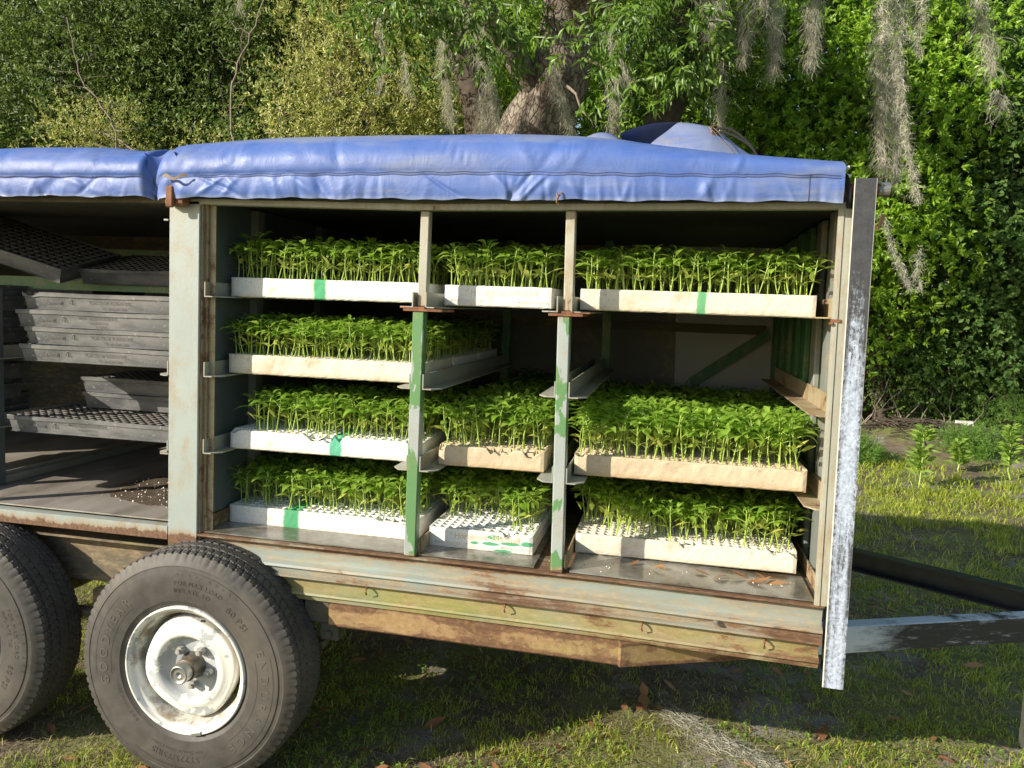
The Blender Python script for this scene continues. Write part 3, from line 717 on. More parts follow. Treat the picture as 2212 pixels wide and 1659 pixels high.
for rr, off in ((.0155, .003),):
    gr.tube([gp+gn*off+ga*rr*math.cos(a)+gb*rr*math.sin(a) for a in np.linspace(0, 2*math.pi, 25)], .0035, 6)
part('grommet', gr, mat_plain('brass_grommet', (.22, .14, .07), .45, metal=.6), T1, smooth=True)
gr = MB(); gr.add([gp+gn*.002]+[gp+gn*.002+ga*.013*math.cos(a)+gb*.013*math.sin(a) for a in np.linspace(0, 2*math.pi, 20, endpoint=False)], [(0, i+1, (i+1) % 20+1) for i in range(20)])
part('grommet_hole', gr, M['black_steel'], T1)
# bungee cords
M['cord'] = mat_plain('black_cord', (.010, .010, .011), .9, var=.3)
M['white_pl'] = mat_plain('white_plastic', (.70, .70, .66), .4, var=.1)
B1 = thing('bungee_cord', 'black cord running through the grommet of the raised tarp fold', 'cord', (1.52, .35, 1.3))
for d in (0, .007):
    part('cord', MB().tube(bez([(1.530, .40, 1.325-d), (1.545, .355, 1.327-d*1.6), (1.580, .335, 1.318-d*2), (1.622, .32, 1.284-d), (1.650, .31, 1.248), (1.675, .30, 1.195)]), .0038, 7), M['cord'], B1, smooth=True)
B2 = thing('bungee_cord', 'black cord with a white hook looped over the rusty pipe', 'cord', (1.84, -.02, 1.1))
for k, (dx, dz) in enumerate(((0, 0), (.008, -.003), (.014, .002))):
    part('cord', MB().tube(bez([(1.820+dx, -.010, 1.128), (1.838+dx*.6, -.022, 1.118+dz), (1.846+dx*.5, -.030, 1.095), (1.852+dx*.3, -.032, 1.065), (1.858, -.020, 1.045)]), .0034, 7), M['cord'], B2, smooth=True)
part('hook', MB().box(1.808, 1.836, -.03, -.005, 1.124, 1.139, .004).tube([(1.832, -.018, 1.137), (1.852, -.018, 1.142)], .0045, 8).tube([(1.836, -.018, 1.124), (1.856, -.018, 1.119)], .0045, 8), M['white_pl'], B2, ang=40)
tag(part('zip_tie', MB().tube([(1.115, -.058, 1.068), (1.118, -.062, 1.056), (1.114, -.055, 1.045), (1.120, -.05, 1.040)], .003, 6).tube([(1.118, -.060, 1.056), (1.126, -.05, 1.072)], .002, 5), mat_plain('brown_twine', (.25, .14, .05), .8), T1), None)

# ================================================================ foam trays
def mat_foam(name, tint, dirt, stripes=(), blots=()):
    t = NT(name); x, y, z = t.xyz()
    n = t.noise(11, 8, .7); n2 = t.noise(85, 3, .6); n3 = t.noise(30, 6, .65, t.mapp((1, 1, 1), (3, 3, 3)))
    c = t.mix(t.math('MULTIPLY', t.smooth(n, .62-.28*dirt, .80-.2*dirt), .55+.3*dirt), tint, (.50, .40, .27))
    c = t.mix(t.math('MULTIPLY', t.smooth(n3, .60-.06*dirt, .70), .30+.35*dirt), c, (.34, .28, .20))
    sp_ = t.smooth(t.noise(120, 4, .8, t.mapp((.8, 1, 1.4))), .53, .66)
    c = t.mix(t.math('MULTIPLY', sp_, .35+.35*dirt), c, (.36, .32, .26))
    c = t.mix(t.math('MULTIPLY', t.smooth(z, .022, .0), .35*dirt+.12), c, (.45, .28, .12))
    for sx, sw, col in stripes:
        d = t.math('ABSOLUTE', t.math('SUBTRACT', t.math('ADD', x, t.math('MULTIPLY', t.math('SUBTRACT', n3, .5), .018)), sx))
        c = t.mix(t.math('MULTIPLY', t.smooth(d, sw*.42, sw*.62, True) if False else t.smooth(d, sw*.62, sw*.36), .92), c, col)
    for bx, bz, bw, bh in blots:
        u = t.math('POWER', t.math('DIVIDE', t.math('SUBTRACT', x, bx), bw), 2.); v = t.math('POWER', t.math('DIVIDE', t.math('SUBTRACT', z, bz), bh), 2.)
        d = t.math('ADD', t.math('ADD', u, v), t.math('MULTIPLY', t.math('SUBTRACT', n3, .5), 1.6))
        c = t.mix(t.math('MULTIPLY', t.smooth(d, 1.25, .7), .9), c, (.02, .30, .13))
    t.base(c); t.rough(.75); t.p.inputs['Specular IOR Level'].default_value = .3
    t.bump(t.math('ADD', t.math('MULTIPLY', n2, .6), n3), .45, .0025); return t.m
t = NT('potting_mix'); n = t.noise(190, 3, .6)
t.base(t.ramp(n, [(.45, (.03, .022, .015)), (.60, (.09, .07, .05)), (.66, (.55, .52, .46))])); t.rough(.9); M['soil'] = t.m
GRN = (.03, .36, .14)
def tray_mesh(L, W, nx, ny, H=.062, chips=(), seed=0, bare=()):
    r = np.random.default_rng(seed); mb = MB(); m = .007; px = (L-2*m)/nx; py = (W-2*m)/ny; rb = .0034
    def drop(x, y):
        d = 0.
        for cx, cw, cd in chips:
            if abs(x-cx) < cw and y < .02: d = max(d, cd*(1-(abs(x-cx)/cw)**4)*(1 if y < .009 else .5))
        return d
    jit = lambda a=.0008: r.uniform(-a, a)
    # walls: closed ring of points at several levels
    n1 = nx*2
    ring = [(L*i/n1, 0) for i in range(n1)]+[(L, W*i/ny) for i in range(ny)]+[(L-L*i/nx, W) for i in range(nx)]+[(0, W-W*i/ny) for i in range(ny)]
    lv = [(0, .004), (.003, .0008), (.012, 0), (H*.5, 0), (H-.010, 0), (H-.0028, .0006), (H, .003)]
    k = len(ring); vs = []; cr = .006
    for z, ins in lv:
        for (x, y) in ring:
            X = min(max(x, ins), L-ins); Y = min(max(y, ins), W-ins)
            dx = min(X, L-X); dy = min(Y, W-Y)
            if dx < cr and dy < cr:
                q = (cr-dx)*(cr-dy)/cr*.6; X += q if X < L/2 else -q; Y += q if Y < W/2 else -q
            zz = z-(drop(x, y)*(z/H)**3 if z > .02 else 0)+jit(.0006)
            vs.append((X+jit(.0004), Y+jit(.0006), zz))
    fs = [(l*k+i, l*k+(i+1) % k, (l+1)*k+(i+1) % k, (l+1)*k+i) for l in range(len(lv)-1) for i in range(k)]
    fs.append(tuple(range(k))[::-1]); mb.add(vs, fs)
    # ribs
    def rect(x0, x1, y0, y1, sub=1):
        for i in range(sub):
            a = x0+(x1-x0)*i/sub; b = x0+(x1-x0)*(i+1)/sub
            mb.add([(a, y0, H-drop(a, y0)), (b, y0, H-drop(b, y0)), (b, y1, H-drop(b, y1)), (a, y1, H-drop(a, y1))], [(0, 1, 2, 3)])
    rect(.002, L-.002, .002, m+rb/2, nx*2)
    for j in range(1, ny): rect(.002, L-.002, m+j*py-rb/2, m+j*py+rb/2, 1)
    rect(.002, L-.002, W-m-rb/2, W-.002)
    for j in range(ny):
        y0 = m+j*py+rb/2; y1 = m+(j+1)*py-rb/2
        rect(.002, m+rb/2, y0, y1); rect(L-m-rb/2, L-.002, y0, y1)
        for i in range(nx):
            x0 = m+i*px+rb/2; x1 = m+(i+1)*px-rb/2
            if i: rect(x0-rb, x0, y0, y1)
            d = .034 if (i, j) in bare else r.uniform(.005, .014); s = .0016+d*.24
            T = [(x0, y0), (x1, y0), (x1, y1), (x0, y1)]; B = [(x0+s, y0+s), (x1-s, y0+s), (x1-s, y1-s), (x0+s, y1-s)]
            o = [(x, y, H-drop(x, y)) for x, y in T]+[(x, y, H-d) for x, y in B]
            mb.add(o, [(0, 4, 5, 1), (1, 5, 6, 2), (2, 6, 7, 3), (3, 7, 4, 0)], 0); mb.add(o[4:], [(0, 1, 2, 3)], 0 if (i, j) in bare else 1)
    return mb
FOAM_W = (.76, .76, .74); FOAM_T = (.60, .50, .36); FOAM_C = (.70, .66, .56)
def text_part(txt, size, x, z, parent, mat, y=-.0006, name='lettering', align='LEFT', ext=.0004):
    cv = bpy.data.curves.new('t', 'FONT'); cv.body = txt; cv.size = size; cv.align_x = align; cv.extrude = 0; cv.resolution_u = 2; cv.offset = size*.012
    to = bpy.data.objects.new('t', cv); COL.objects.link(to); dg = bpy.context.evaluated_depsgraph_get(); dg.update()
    me = bpy.data.meshes.new_from_object(to.evaluated_get(dg)); bpy.data.objects.remove(to); bpy.data.curves.remove(cv)
    me.name = name; me.materials.clear(); me.materials.append(mat)
    me.transform(Matrix(((1, 0, 0, x), (0, 0, 1, y), (0, 1, 0, z), (0, 0, 0, 1))))
    return obj(name, me, parent, (0, 0, 0))
M['emb'] = mat_plain('embossed_foam', (.66, .62, .53), .8, var=.1)
M['emb2'] = mat_plain('embossed_foam_tan', (.60, .50, .36), .8, var=.1)
TRAYS = []
def foam(loc, wide, mat, label, chips=(), bare=(), seed=1, rot=0., L=None, fill=None, hgt=(.105, .125), txt=None):
    Lx, Wy, nx, ny = (.66, .335, 24, 12) if wide else (.335, .66, 12, 24)
    if L: Lx = L
    mb = tray_mesh(Lx, Wy, nx, ny, chips=chips, seed=seed, bare=set(bare))
    o = obj('foam_tray', mb.mesh('foam_tray', [mat, M['soil']]), None, loc); o.rotation_euler = (0, 0, rot)
    tag(o, label, 'seedling tray', 'white foam seedling trays on the shelves')
    if txt:
        text_part('Hortiblock 288/20ml', .0245, .085, .034, o, txt); text_part('BEAVER PLASTICS LTD', .0105, .022, .013, o, txt, name='small_lettering'); text_part('MADE IN CANADA', .0105, .232, .013, o, txt, name='small_lettering')
    TRAYS.append(dict(o=o, L=Lx, W=Wy, nx=nx, ny=ny, fill=fill, h=hgt, bare=set(bare), label=label, loc=loc, rot=rot)); return o
fm = lambda nme, tint, d, s=(), b=(): mat_foam(nme, tint, d, s, b)
E_ = 1.0
foam((.036, .118, .7625), True, fm('foam_a', FOAM_W, .25, ((.312, .040, GRN),)), 'clean white foam tray with a green stripe, top shelf, left column', seed=1)
foam((.752, .118, .759), False, fm('foam_b', FOAM_W, .2), 'short-sided white foam tray between the two slim posts, top shelf', seed=2, txt=M['emb'])
foam((1.1655, .118, .7595), True, fm('foam_c', FOAM_C, .45, ((.348, .026, (.10, .38, .17)),)), 'cream foam tray with a faint green stripe, top shelf, right column', seed=3)
foam((.038, .100, .5165), True, fm('foam_d', FOAM_C, .6), 'unmarked speckled foam tray on the second shelf down, the only front tray at that height', seed=4)
foam((.043, .100, .2705), True, fm('foam_e', FOAM_W, .3, ((.372, .042, (.06, .40, .25)),)), 'chipped white foam tray with a pale green stripe, third shelf, left column', chips=((.30, .028, .020), (.345, .018, .022), (.385, .014, .016), (.635, .022, .014), (.01, .02, .012)), seed=5, hgt=(.11, .13),
     fill=lambda i, j: not (i < 2 and j < 8) and not (i == 2 and j < 1))
foam((.752, .100, .2700), False, fm('foam_f', FOAM_T, .75), 'dirty tan foam tray with a broken front edge, third shelf, between the slim posts', chips=((.17, .014, .018), (.192, .012, .022), (.22, .014, .016), (.29, .020, .022), (.01, .016, .018)), seed=6, hgt=(.11, .135),
     fill=lambda i, j: not (j == 0 and i in (5, 6, 7, 10)))
foam((1.1715, .100, .2725), True, fm('foam_g', FOAM_T, .8), 'dirty tan foam tray carrying the thickest seedlings, third shelf, right column', chips=((.02, .02, .008), (.64, .014, .005)), seed=7, hgt=(.115, .14))
foam((.018, .135, .0085), True, fm('foam_h', FOAM_W, .22, ((.228, .056, (.02, .30, .12)),)), 'white foam tray with a broad dark green stripe, on the floor, left column', chips=((.57, .05, .010), (.63, .03, .014)), seed=8, hgt=(.11, .13),
     fill=lambda i, j: not (j == 0 and i % 3 != 1) and not (j == 1 and i % 4 == 2))
BARE_I = {(i, j) for i in range(12) for j in range(5)}|{(i, j) for i in range(12) for j in (5, 6) if i % 3 == 0}
foam((.726, .108, .0085), False, fm('foam_i', FOAM_W, .35, (), ((.215, .046, .024, .007), (.265, .030, .032, .006), (.315, .034, .02, .008), (.20, .025, .028, .006), (.24, .006, .03, .0045), (.15, .024, .014, .004))), 'half-empty white foam tray with green spray dashes, on the floor between the slim posts', chips=((.253, .014, .022),), bare=BARE_I, seed=9, hgt=(.11, .13), txt=M['emb2'],
     fill=lambda i, j: j > 5 or (j in (1, 2) and i in (9, 10, 11)) or (j == 3 and i in (4, 8, 9, 10, 11)) or (j == 4 and i in (1, 7, 9, 10)) or (j == 5 and i != 3))
foam((1.1765, .185, .0085), True, fm('foam_k', FOAM_C, .4), 'cream foam tray on the floor, right column, above the dead leaves', chips=((.335, .014, .018), (.36, .012, .010), (.60, .014, .014), (.655, .01, .02)), bare={(i, j) for i in range(5) for j in range(3)}, seed=10, hgt=(.115, .135),
     fill=lambda i, j: not (i < 4 and j < 4 and (i+j) < 5) and not (j == 0 and i > 8 and i % 2) and not (j == 0 and i in (5, 6)))
BK = fm('foam_back', FOAM_W, .4); BK2 = fm('foam_back_tan', FOAM_T, .6)
foam((.040, .445, .5165), True, BK, 'second foam tray back on the second shelf, behind the speckled one', seed=14, hgt=(.1, .12))
foam((.040, .790, .5165), True, BK, 'rearmost foam tray on the second shelf, deep in shade', seed=15, hgt=(.1, .12))
foam((.043, .440, .2705), True, BK, 'foam tray hidden in shade behind the chipped one, third shelf, left column', seed=16, hgt=(.11, .13))
foam((.752, .765, .2700), False, BK2, 'rear foam tray in the middle column, third shelf, its plants fading into shade', seed=17, hgt=(.11, .13))
foam((1.1735, .440, .2725), True, BK2, 'second foam tray back on the third shelf, right column, half in sun', seed=18, hgt=(.115, .14))
foam((1.1735, .780, .2725), True, BK2, 'third foam tray back on the third shelf, right column, in shade', seed=19, hgt=(.11, .13))
foam((.020, .475, .0085), True, BK, 'foam tray in shade behind the broad-striped one, on the floor, left column', seed=20, hgt=(.11, .13))
foam((1.1765, .525, .0085), True, BK, 'foam tray in shade behind the cream one, on the floor, right column', seed=21, hgt=(.11, .13))

# ================================================================ seedlings
M['seed_leaf'] = mat_leaf('pepper_leaf', (.18, .34, .04), (.27, .45, .06), (.38, .56, .10), rough=.36, trans=.46)
M['seed_low'] = mat_leaf('pepper_seed_leaf', (.30, .42, .07), (.42, .52, .10), (.56, .58, .15), rough=.45, trans=.40)
M['stem'] = mat_plain('pepper_stem', (.36, .50, .10), .45, var=.2)
def leaf_patch(base, az, pitch_, L, Wd, droop, fold=.28, seg=5, twist=0.):
    prof = {5: [.12, .85, 1., .50, .0], 4: [.15, .95, .8, .0], 3: [.3, 1., .0]}[seg]
    V = []; p = np.array(base, float); a = pitch_
    h = np.array([math.cos(az), math.sin(az), 0]); sd = np.array([-math.sin(az), math.cos(az), 0])
    sd = sd*math.cos(twist)+np.array([0, 0, 1])*math.sin(twist)
    n = len(prof)
    for k in range(n):
        d = h*math.cos(a)+np.array([0, 0, 1])*math.sin(a); nr = np.cross(d, sd); nr = nr/np.linalg.norm(nr)
        wv = prof[k]*Wd/2
        V += [p-sd*wv+(-nr)*(-fold)*wv*1., p, p+sd*wv-(-nr)*fold*wv]
        V[-3] = p-sd*wv-nr*(-fold*wv) if False else p-sd*wv+np.array([0, 0, fold*wv]); V[-1] = p+sd*wv+np.array([0, 0, fold*wv])
        p = p+d*L/(n-1); a -= droop/(n-1)
    F = []
    for k in range(n-1):
        o = k*3; F += [(o, o+1, o+4, o+3), (o+1, o+2, o+5, o+4)]
    return V, F
def seedling(rng, H, lod=0):
    V = []; F = []; mi = []
    def add(v, f, m_):
        o = len(V); V.extend(v); F.extend([tuple(i+o for i in q) for q in f]); mi.extend([m_]*len(f))
    lean = rng.normal(0, .10, 2); bend = rng.normal(0, .05, 2)
    def sp(t_): return np.array([lean[0]*H*t_+bend[0]*H*math.sin(t_*3), lean[1]*H*t_+bend[1]*H*math.sin(t_*3), H*t_])
    ns = 4; k = 4 if lod == 0 else 3; ring = []
    for i in range(ns+1):
        c = sp(i/ns); r_ = .0019-.0006*i/ns
        ring += [c+np.array([r_*math.cos(2*math.pi*j/k), r_*math.sin(2*math.pi*j/k), 0]) for j in range(k)]
    add(ring, [(i*k+j, i*k+(j+1) % k, (i+1)*k+(j+1) % k, (i+1)*k+j) for i in range(ns) for j in range(k)], 0)
    seg = 5 if lod == 0 else 4 if lod == 1 else 3
    # seed leaves
    az = rng.uniform(0, 6.28); hc = rng.uniform(.26, .42)
    for s_ in (0, math.pi):
        if rng.random() < .12: continue
        a_ = az+s_+rng.uniform(-.3, .3); b = sp(hc); e = b+np.array([math.cos(a_)*.012, math.sin(a_)*.012, .008])
        if lod == 0: add([b, b+np.array([0, 0, .0012]), e+np.array([0, 0, .0012]), e], [(0, 1, 2, 3)], 0)
        add(*leaf_patch(e, a_, rng.uniform(.1, 1.0), rng.uniform(.028, .042), rng.uniform(.011, .0145), rng.uniform(-.2, .9), seg=seg, twist=rng.uniform(-.6, .6)), 1)
    nl = int(rng.integers(6, 8)); az = rng.uniform(0, 6.28)
    for i in range(nl):
        f_ = i/(nl-1); t_ = .66+.34*f_+rng.uniform(-.03, .03); t_ = min(t_, 1.)
        a_ = az+i*2.4+rng.uniform(-.3, .3); b = sp(t_); big = 1-.55*f_**2
        pl = (.016*big)+.003; pa = rng.uniform(.35, .9)+.3*f_
        e = b+np.array([math.cos(a_)*pl*math.cos(pa), math.sin(a_)*pl*math.cos(pa), pl*math.sin(pa)])
        if lod == 0: add([b, b+np.array([0, 0, .0014]), e+np.array([0, 0, .0014]), e], [(0, 1, 2, 3)], 0)
        add(*leaf_patch(e, a_, rng.uniform(.0, .5)+.35*f_, (.047+rng.uniform(-.007, .009))*big, (.0225+rng.uniform(-.003, .003))*big, rng.uniform(.6, 1.5), seg=seg, twist=rng.uniform(-.35, .35)), 2)
    return np.array(V), F, mi
SM = [M['stem'], M['seed_low'], M['seed_leaf']]
NV0 = 14; var0 = []; var1 = []; var2 = []
for i in range(NV0):
    V, F, mi = seedling(RNG, .10, 0)
    me = bpy.data.meshes.new('seedling'); me.from_pydata([tuple(v) for v in V], [], F)
    for q in SM: me.materials.append(q)
    me.polygons.foreach_set('material_index', mi); me.polygons.foreach_set('use_smooth', [True]*len(F)); me.update(); var0.append(me)
for i in range(16):
    V, F, mi = seedling(RNG, .10, 1); var1.append((V, np.array(F), np.array(mi)))
    V, F, mi = seedling(RNG, .10, 2); var2.append((V, np.array(F), np.array(mi)))
SHORT = ['the top left foam tray', 'the top middle foam tray', 'the top right foam tray', 'the second-shelf foam tray', 'the third-shelf left foam tray', 'the third-shelf middle foam tray', 'the third-shelf right foam tray', 'the bottom left foam tray', 'the bottom middle half-empty foam tray', 'the bottom right foam tray']
SV = []; SF = []; SMI = []; off = 0; n_ind = 0
for ti, T in enumerate(TRAYS):
    m_ = .007; px = (T['L']-2*m_)/T['nx']; py = (T['W']-2*m_)/T['ny']; front = ti < 10
    rows = T['ny']; made = 0
    for j in range(rows):
        if ti < 3 and j > 13: continue
        for i in range(T['nx']):
            if T['fill'] and not T['fill'](i, j): continue
            if RNG.random() < (.035 if T['fill'] is None else .07): continue
            x = m_+(i+.5)*px+RNG.uniform(-.003, .003); y = m_+(j+.5)*py+RNG.uniform(-.003, .003)
            h = RNG.uniform(*T['h'])*(.86+.20*fbm(T['loc'][0]+x, T['loc'][1]+y, 9, 3))/.10*RNG.choice([1, 1, 1, 1, 1.07, .9, .8])
            if ti in (8, 9) and j < 6: h *= RNG.uniform(.55, 1.0) if ti == 8 and j < 5 and i < 8 else 1.
            loc = (T['loc'][0]+x, T['loc'][1]+y, T['loc'][2]+.054)
            first = (j == 0) if ti not in (4, 7, 8, 9) else (j < (5 if ti == 8 else 2))
            ind = front and n_ind < 300 and (first or (ti in (0, 2, 3, 5, 6) and j < 2))
            rz = RNG.uniform(0, 6.28)
            if ind:
                o = obj('pepper_seedling', var0[n_ind % NV0], None, loc); o.rotation_euler = (0, 0, rz); o.scale = (h*.5+.55, h*.5+.55, h)
                nm = SHORT[ti]
                tag(o, 'green pepper seedling at the front of '+nm, 'seedling', 'seedlings at the front of '+nm); n_ind += 1
            else:
                V, F, mi = (var1 if (j < 4 and front) else var2)[int(RNG.integers(16))]
                c_, s_ = math.cos(rz), math.sin(rz); k = h*.5+.55
                W_ = np.stack([(V[:, 0]*c_-V[:, 1]*s_)*k+loc[0], (V[:, 0]*s_+V[:, 1]*c_)*k+loc[1], V[:, 2]*h+loc[2]], 1)
                SV.append(W_); SF.append(F+off); SMI.append(mi); off += len(W_)
o = obj('pepper_seedlings', np_mesh('pepper_seedlings', np.concatenate(SV), np.concatenate(SF), SM, np.concatenate(SMI), True))
tag(o, 'crowd of green pepper seedlings filling the trays behind their front rows', 'seedlings', kind='stuff')
# ================================================================ black plastic trays
t = NT('black_plastic'); n = t.noise(9, 7, .7, t.mapp((.5, 1, 1.5))); n2 = t.noise(45, 5, .7)
c = t.mix(t.math('MULTIPLY', t.smooth(n, .36, .68), .8), (.085, .09, .097), (.24, .24, .235)); c = t.mix(t.math('MULTIPLY', t.smooth(n2, .63, .68), .6), c, (.55, .55, .52))
t.base(c); t.rough(.42); t.bump(n2, .15, .001); M['plastic'] = t.m
M['plastic_cell'] = mat_plain('dusty_black_cells', (.055, .050, .044), .6, var=.5, scale=40)
M['plastic_rib'] = mat_plain('dusty_tray_ribs', (.23, .20, .155), .6, var=.35, scale=30)
M['ink'] = mat_plain('moulded_letters', (.085, .087, .09), .5)
def plastic_mesh(seed, nx=20, ny=10, L=.66, W=.335, H=.058, chip=False):
    r = np.random.default_rng(seed); mb = MB()
    prof = [(.009, 0), (.008, .0025), (.0125, .0035), (.006, H-.016), (.002, H-.014), (.001, H-.002), (.003, H)]
    k = 4; vs = []; n1 = 30
    ring = [(i/n1, 0) for i in range(n1)]+[(1, i/10) for i in range(10)]+[(1-i/n1, 1) for i in range(n1)]+[(0, 1-i/10) for i in range(10)]
    k = len(ring); ph = r.uniform(0, 6)
    for ins, z in prof:
        for u, v in ring:
            zz = z+.0012*math.sin(u*9+ph)*(z/H)
            if chip and v == 0 and .02 < u < .07: zz -= .012*(z/H)**4
            if u < .04 and v < .3: zz += r.uniform(-.001, .001)
            vs.append((ins+(L-2*ins)*u, ins+(W-2*ins)*v, zz))
    mb.add(vs, [(l*k+i, l*k+(i+1) % k, (l+1)*k+(i+1) % k, (l+1)*k+i) for l in range(len(prof)-1) for i in range(k)])
    m = .004; px = (L-2*m)/nx; py = (W-2*m)/ny; zt = H-.001
    for j in range(ny):
        for i in range(nx):
            x0 = m+i*px; y0 = m+j*py; cx = x0+px/2; cy = y0+py/2; e = .0012
            # diamond opening: four saddle-shaped webs round a deep hole
            P4 = [(x0+e, y0+e), (x0+px-e, y0+e), (x0+px-e, y0+py-e), (x0+e, y0+py-e)]
            o = [(x, y, zt) for x, y in P4]+[(x*.35+cx*.65, y*.35+cy*.65, zt-.036) for x, y in P4]
            mb.add(o, [(0, 4, 5, 1), (1, 5, 6, 2), (2, 6, 7, 3), (3, 7, 4, 0)], 1); mb.add(o[4:], [(0, 1, 2, 3)], 1)
            mb.add([(x0, y0, zt+.0006), (x0+px, y0, zt+.0006), (x0+px-e, y0+e*1.6, zt+.0004), (x0+e, y0+e*1.6, zt+.0004)], [(0, 1, 2, 3)], 2)
            mb.add([(x0, y0, zt+.0006), (x0+e*1.6, y0+e, zt+.0004), (x0+e*1.6, y0+py-e, zt+.0004), (x0, y0+py, zt+.0006)], [(0, 1, 2, 3)], 2)
    # plug bottoms below
    return mb.mesh('plug_tray', [M['plastic'], M['plastic_cell'], M['plastic_rib']])
PM = [plastic_mesh(1), plastic_mesh(2), plastic_mesh(3, chip=True), plastic_mesh(4)]
def plug_tray(loc, label, k=0, rz=0., txt=None, rx=0., ry=0., group='black plug trays in the left bay'):
    o = obj('plug_tray', PM[k], None, loc); o.rotation_euler = (rx, ry, rz); tag(o, label, 'plug tray', group)
    if txt:
        text_part('Plantway', .019, .085, .022, o, M['ink'], y=.0045); 
        tri = MB(); 
        for a in range(3):
            a0 = math.radians(90+120*a); a1 = math.radians(210+120*a)
            tri.tube([(.192+.009*math.cos(a0), .0048, .028+.009*math.sin(a0)), (.192+.009*math.cos(a1), .0048, .028+.009*math.sin(a1))], .0009, 4)
        obj('recycling_mark', tri.mesh('recycling_mark', M['ink']), o, (0, 0, 0))
        if txt == 1: text_part('PLANTS OF RUSKIN INC.', .0150, .255, .026, o, M['ink'], y=.0045); text_part('TEL (813) 645-2828', .0112, .300, .010, o, M['ink'], y=.0050)
        else: text_part('MOD. GREENHOUSE INC.', .0135, .245, .032, o, M['ink'], y=.0045); text_part('MADE IN U.S.A.', .0105, .285, .019, o, M['ink'], y=.0050); text_part('PATENTED', .0095, .300, .007, o, M['ink'], y=.0050)
    return o
plug_tray((-.757, .10, .5185), 'lowest black tray in the stack of four, with raised supplier lettering', 0, .0, 1)
plug_tray((-.735, .102, .5775), 'third black tray down in the stack of four, set back to the right', 1, .006, 1)
plug_tray((-.766, .098, .6365), 'second black tray from the top of the stack of four, with a bluish white scuff', 3, -.004, 2)
plug_tray((-.741, .103, .6955), 'topmost black tray of the stack of four, its left corner broken', 2, .003, 1)
plug_tray((-.815, .10, .2685), 'black tray with its open lattice in the sun, below the stack of four', 0, .0, 2)
plug_tray((-.715, .335, .3295), 'lower one of the two black trays sitting back on the lattice tray', 1)
plug_tray((-.718, .332, .3885), 'upper one of the two black trays sitting back on the lattice tray', 3)
plug_tray((-.815, .72, .2685), 'black tray in shade at the back of the lattice tray shelf', 1)
plug_tray((-1.40, .24, .965), 'pale dusty tray lying tilted on the top shelf of the left bay', 3, .10, rx=math.radians(14), ry=math.radians(16))
plug_tray((-.775, .40, .790), 'black lattice tray tipped towards us on the top shelf of the left bay, in shade', 1, .02, rx=math.radians(13))
k_ = 0
WH = {(-1.68, .10): ('added sun-blocking stack beyond the left divider', 6), (-1.68, .75): ('shaded rear stack beyond the left divider', 6), (-.80, .75): ('shaded rear stack behind the stack of four', 5)}  # front stack is added, mostly out of view, to keep sun off the bay
ORD = ['lowest', 'second lowest', 'third from the bottom', 'fourth from the bottom', 'fifth from the bottom', 'topmost']
for (x, y), (lb, n_) in WH.items():
    for i in range(n_):
        plug_tray((x+RNG.uniform(-.02, .02), y+RNG.uniform(-.02, .02), .5185+.0*i+.0385*i if False else .5185+.040*i), ORD[i if i < n_-1 else 5]+' black tray in the '+lb, k_ % 4, RNG.uniform(-.03, .03)); k_ += 1
for i in range(5): plug_tray((-1.68+RNG.uniform(-.02, .02), .10+RNG.uniform(-.02, .02), .264+.04*i), ORD[i if i < 4 else 5]+' black tray in the added low sun-blocking stack beyond the left divider', i % 4, RNG.uniform(-.03, .03))  # low stack added at the front to block sun from the deep bay
# loose potting mix on the left floor plate
def soil_fn(u, v):
    x = -.68+.58*u; y = .12+.62*v
    d = ((u-.62)/.55)**2+((v-.45)/.48)**2
    h = max(0, 1-d)**.7*.012+.012*max(0, 1-d)*(fbm(x*8, y*8, 3, 5)-.4)
    if u > .7: h *= 1.2
    return (x, y, .0295+h if d < 1 else .0285)
def dots(n, fn, size, seed):
    r = np.random.default_rng(seed); mb = MB()
    for _ in range(n):
        x, y, z = fn(r); s = size*r.uniform(.5, 1.3); a = r.uniform(0, 6.28)
        mb.add([(x+s*math.cos(a+2.1*k), y+s*math.sin(a+2.1*k), z) for k in range(3)]+[(x, y, z+s*1.2)], [(0, 1, 3), (1, 2, 3), (2, 0, 3)])
    return mb
t = NT('spilled_potting_mix'); n = t.noise(140, 4, .6); t.base(t.ramp(n, [(.3, (.035, .024, .016)), (.6, (.10, .072, .045)), (.72, (.22, .18, .12))])); t.rough(.95); t.bump(n, .8, .004); M['spill'] = t.m
M['perlite'] = mat_plain('perlite', (.75, .73, .68), .8)
o = tag(obj('spilled_soil', MB().grid(soil_fn, 60, 70).mesh('spilled_soil', M['spill'], True)), 'dark potting mix with white perlite spilled over the left floor plate', 'soil', kind='stuff')
def pf(r):
    u, v = r.normal(.62, .22), r.normal(.45, .2)
    return soil_fn(min(max(u, 0), 1.), min(max(v, 0), 1))
o = tag(obj('perlite', dots(230, pf, .0032, 3).add([], []).mesh('perlite', M['perlite'])), 'white perlite grains scattered through the spilled soil', 'perlite', kind='stuff')
def pf2(r): return (r.uniform(.75, 1.84), r.uniform(.02, .11) , .0088)
o = tag(obj('perlite', dots(26, pf2, .0022, 4).mesh('perlite', M['perlite'])), 'few white perlite crumbs on the floor in front of the bottom trays', 'perlite', kind='stuff')
o = tag(obj('perlite', dots(70, lambda r: (r.uniform(-1.9, -1.0), r.uniform(.1, .9), .0305), .003, 5).mesh('perlite', M['perlite'])), 'perlite grains on the floor beyond the left divider', 'perlite', kind='stuff')

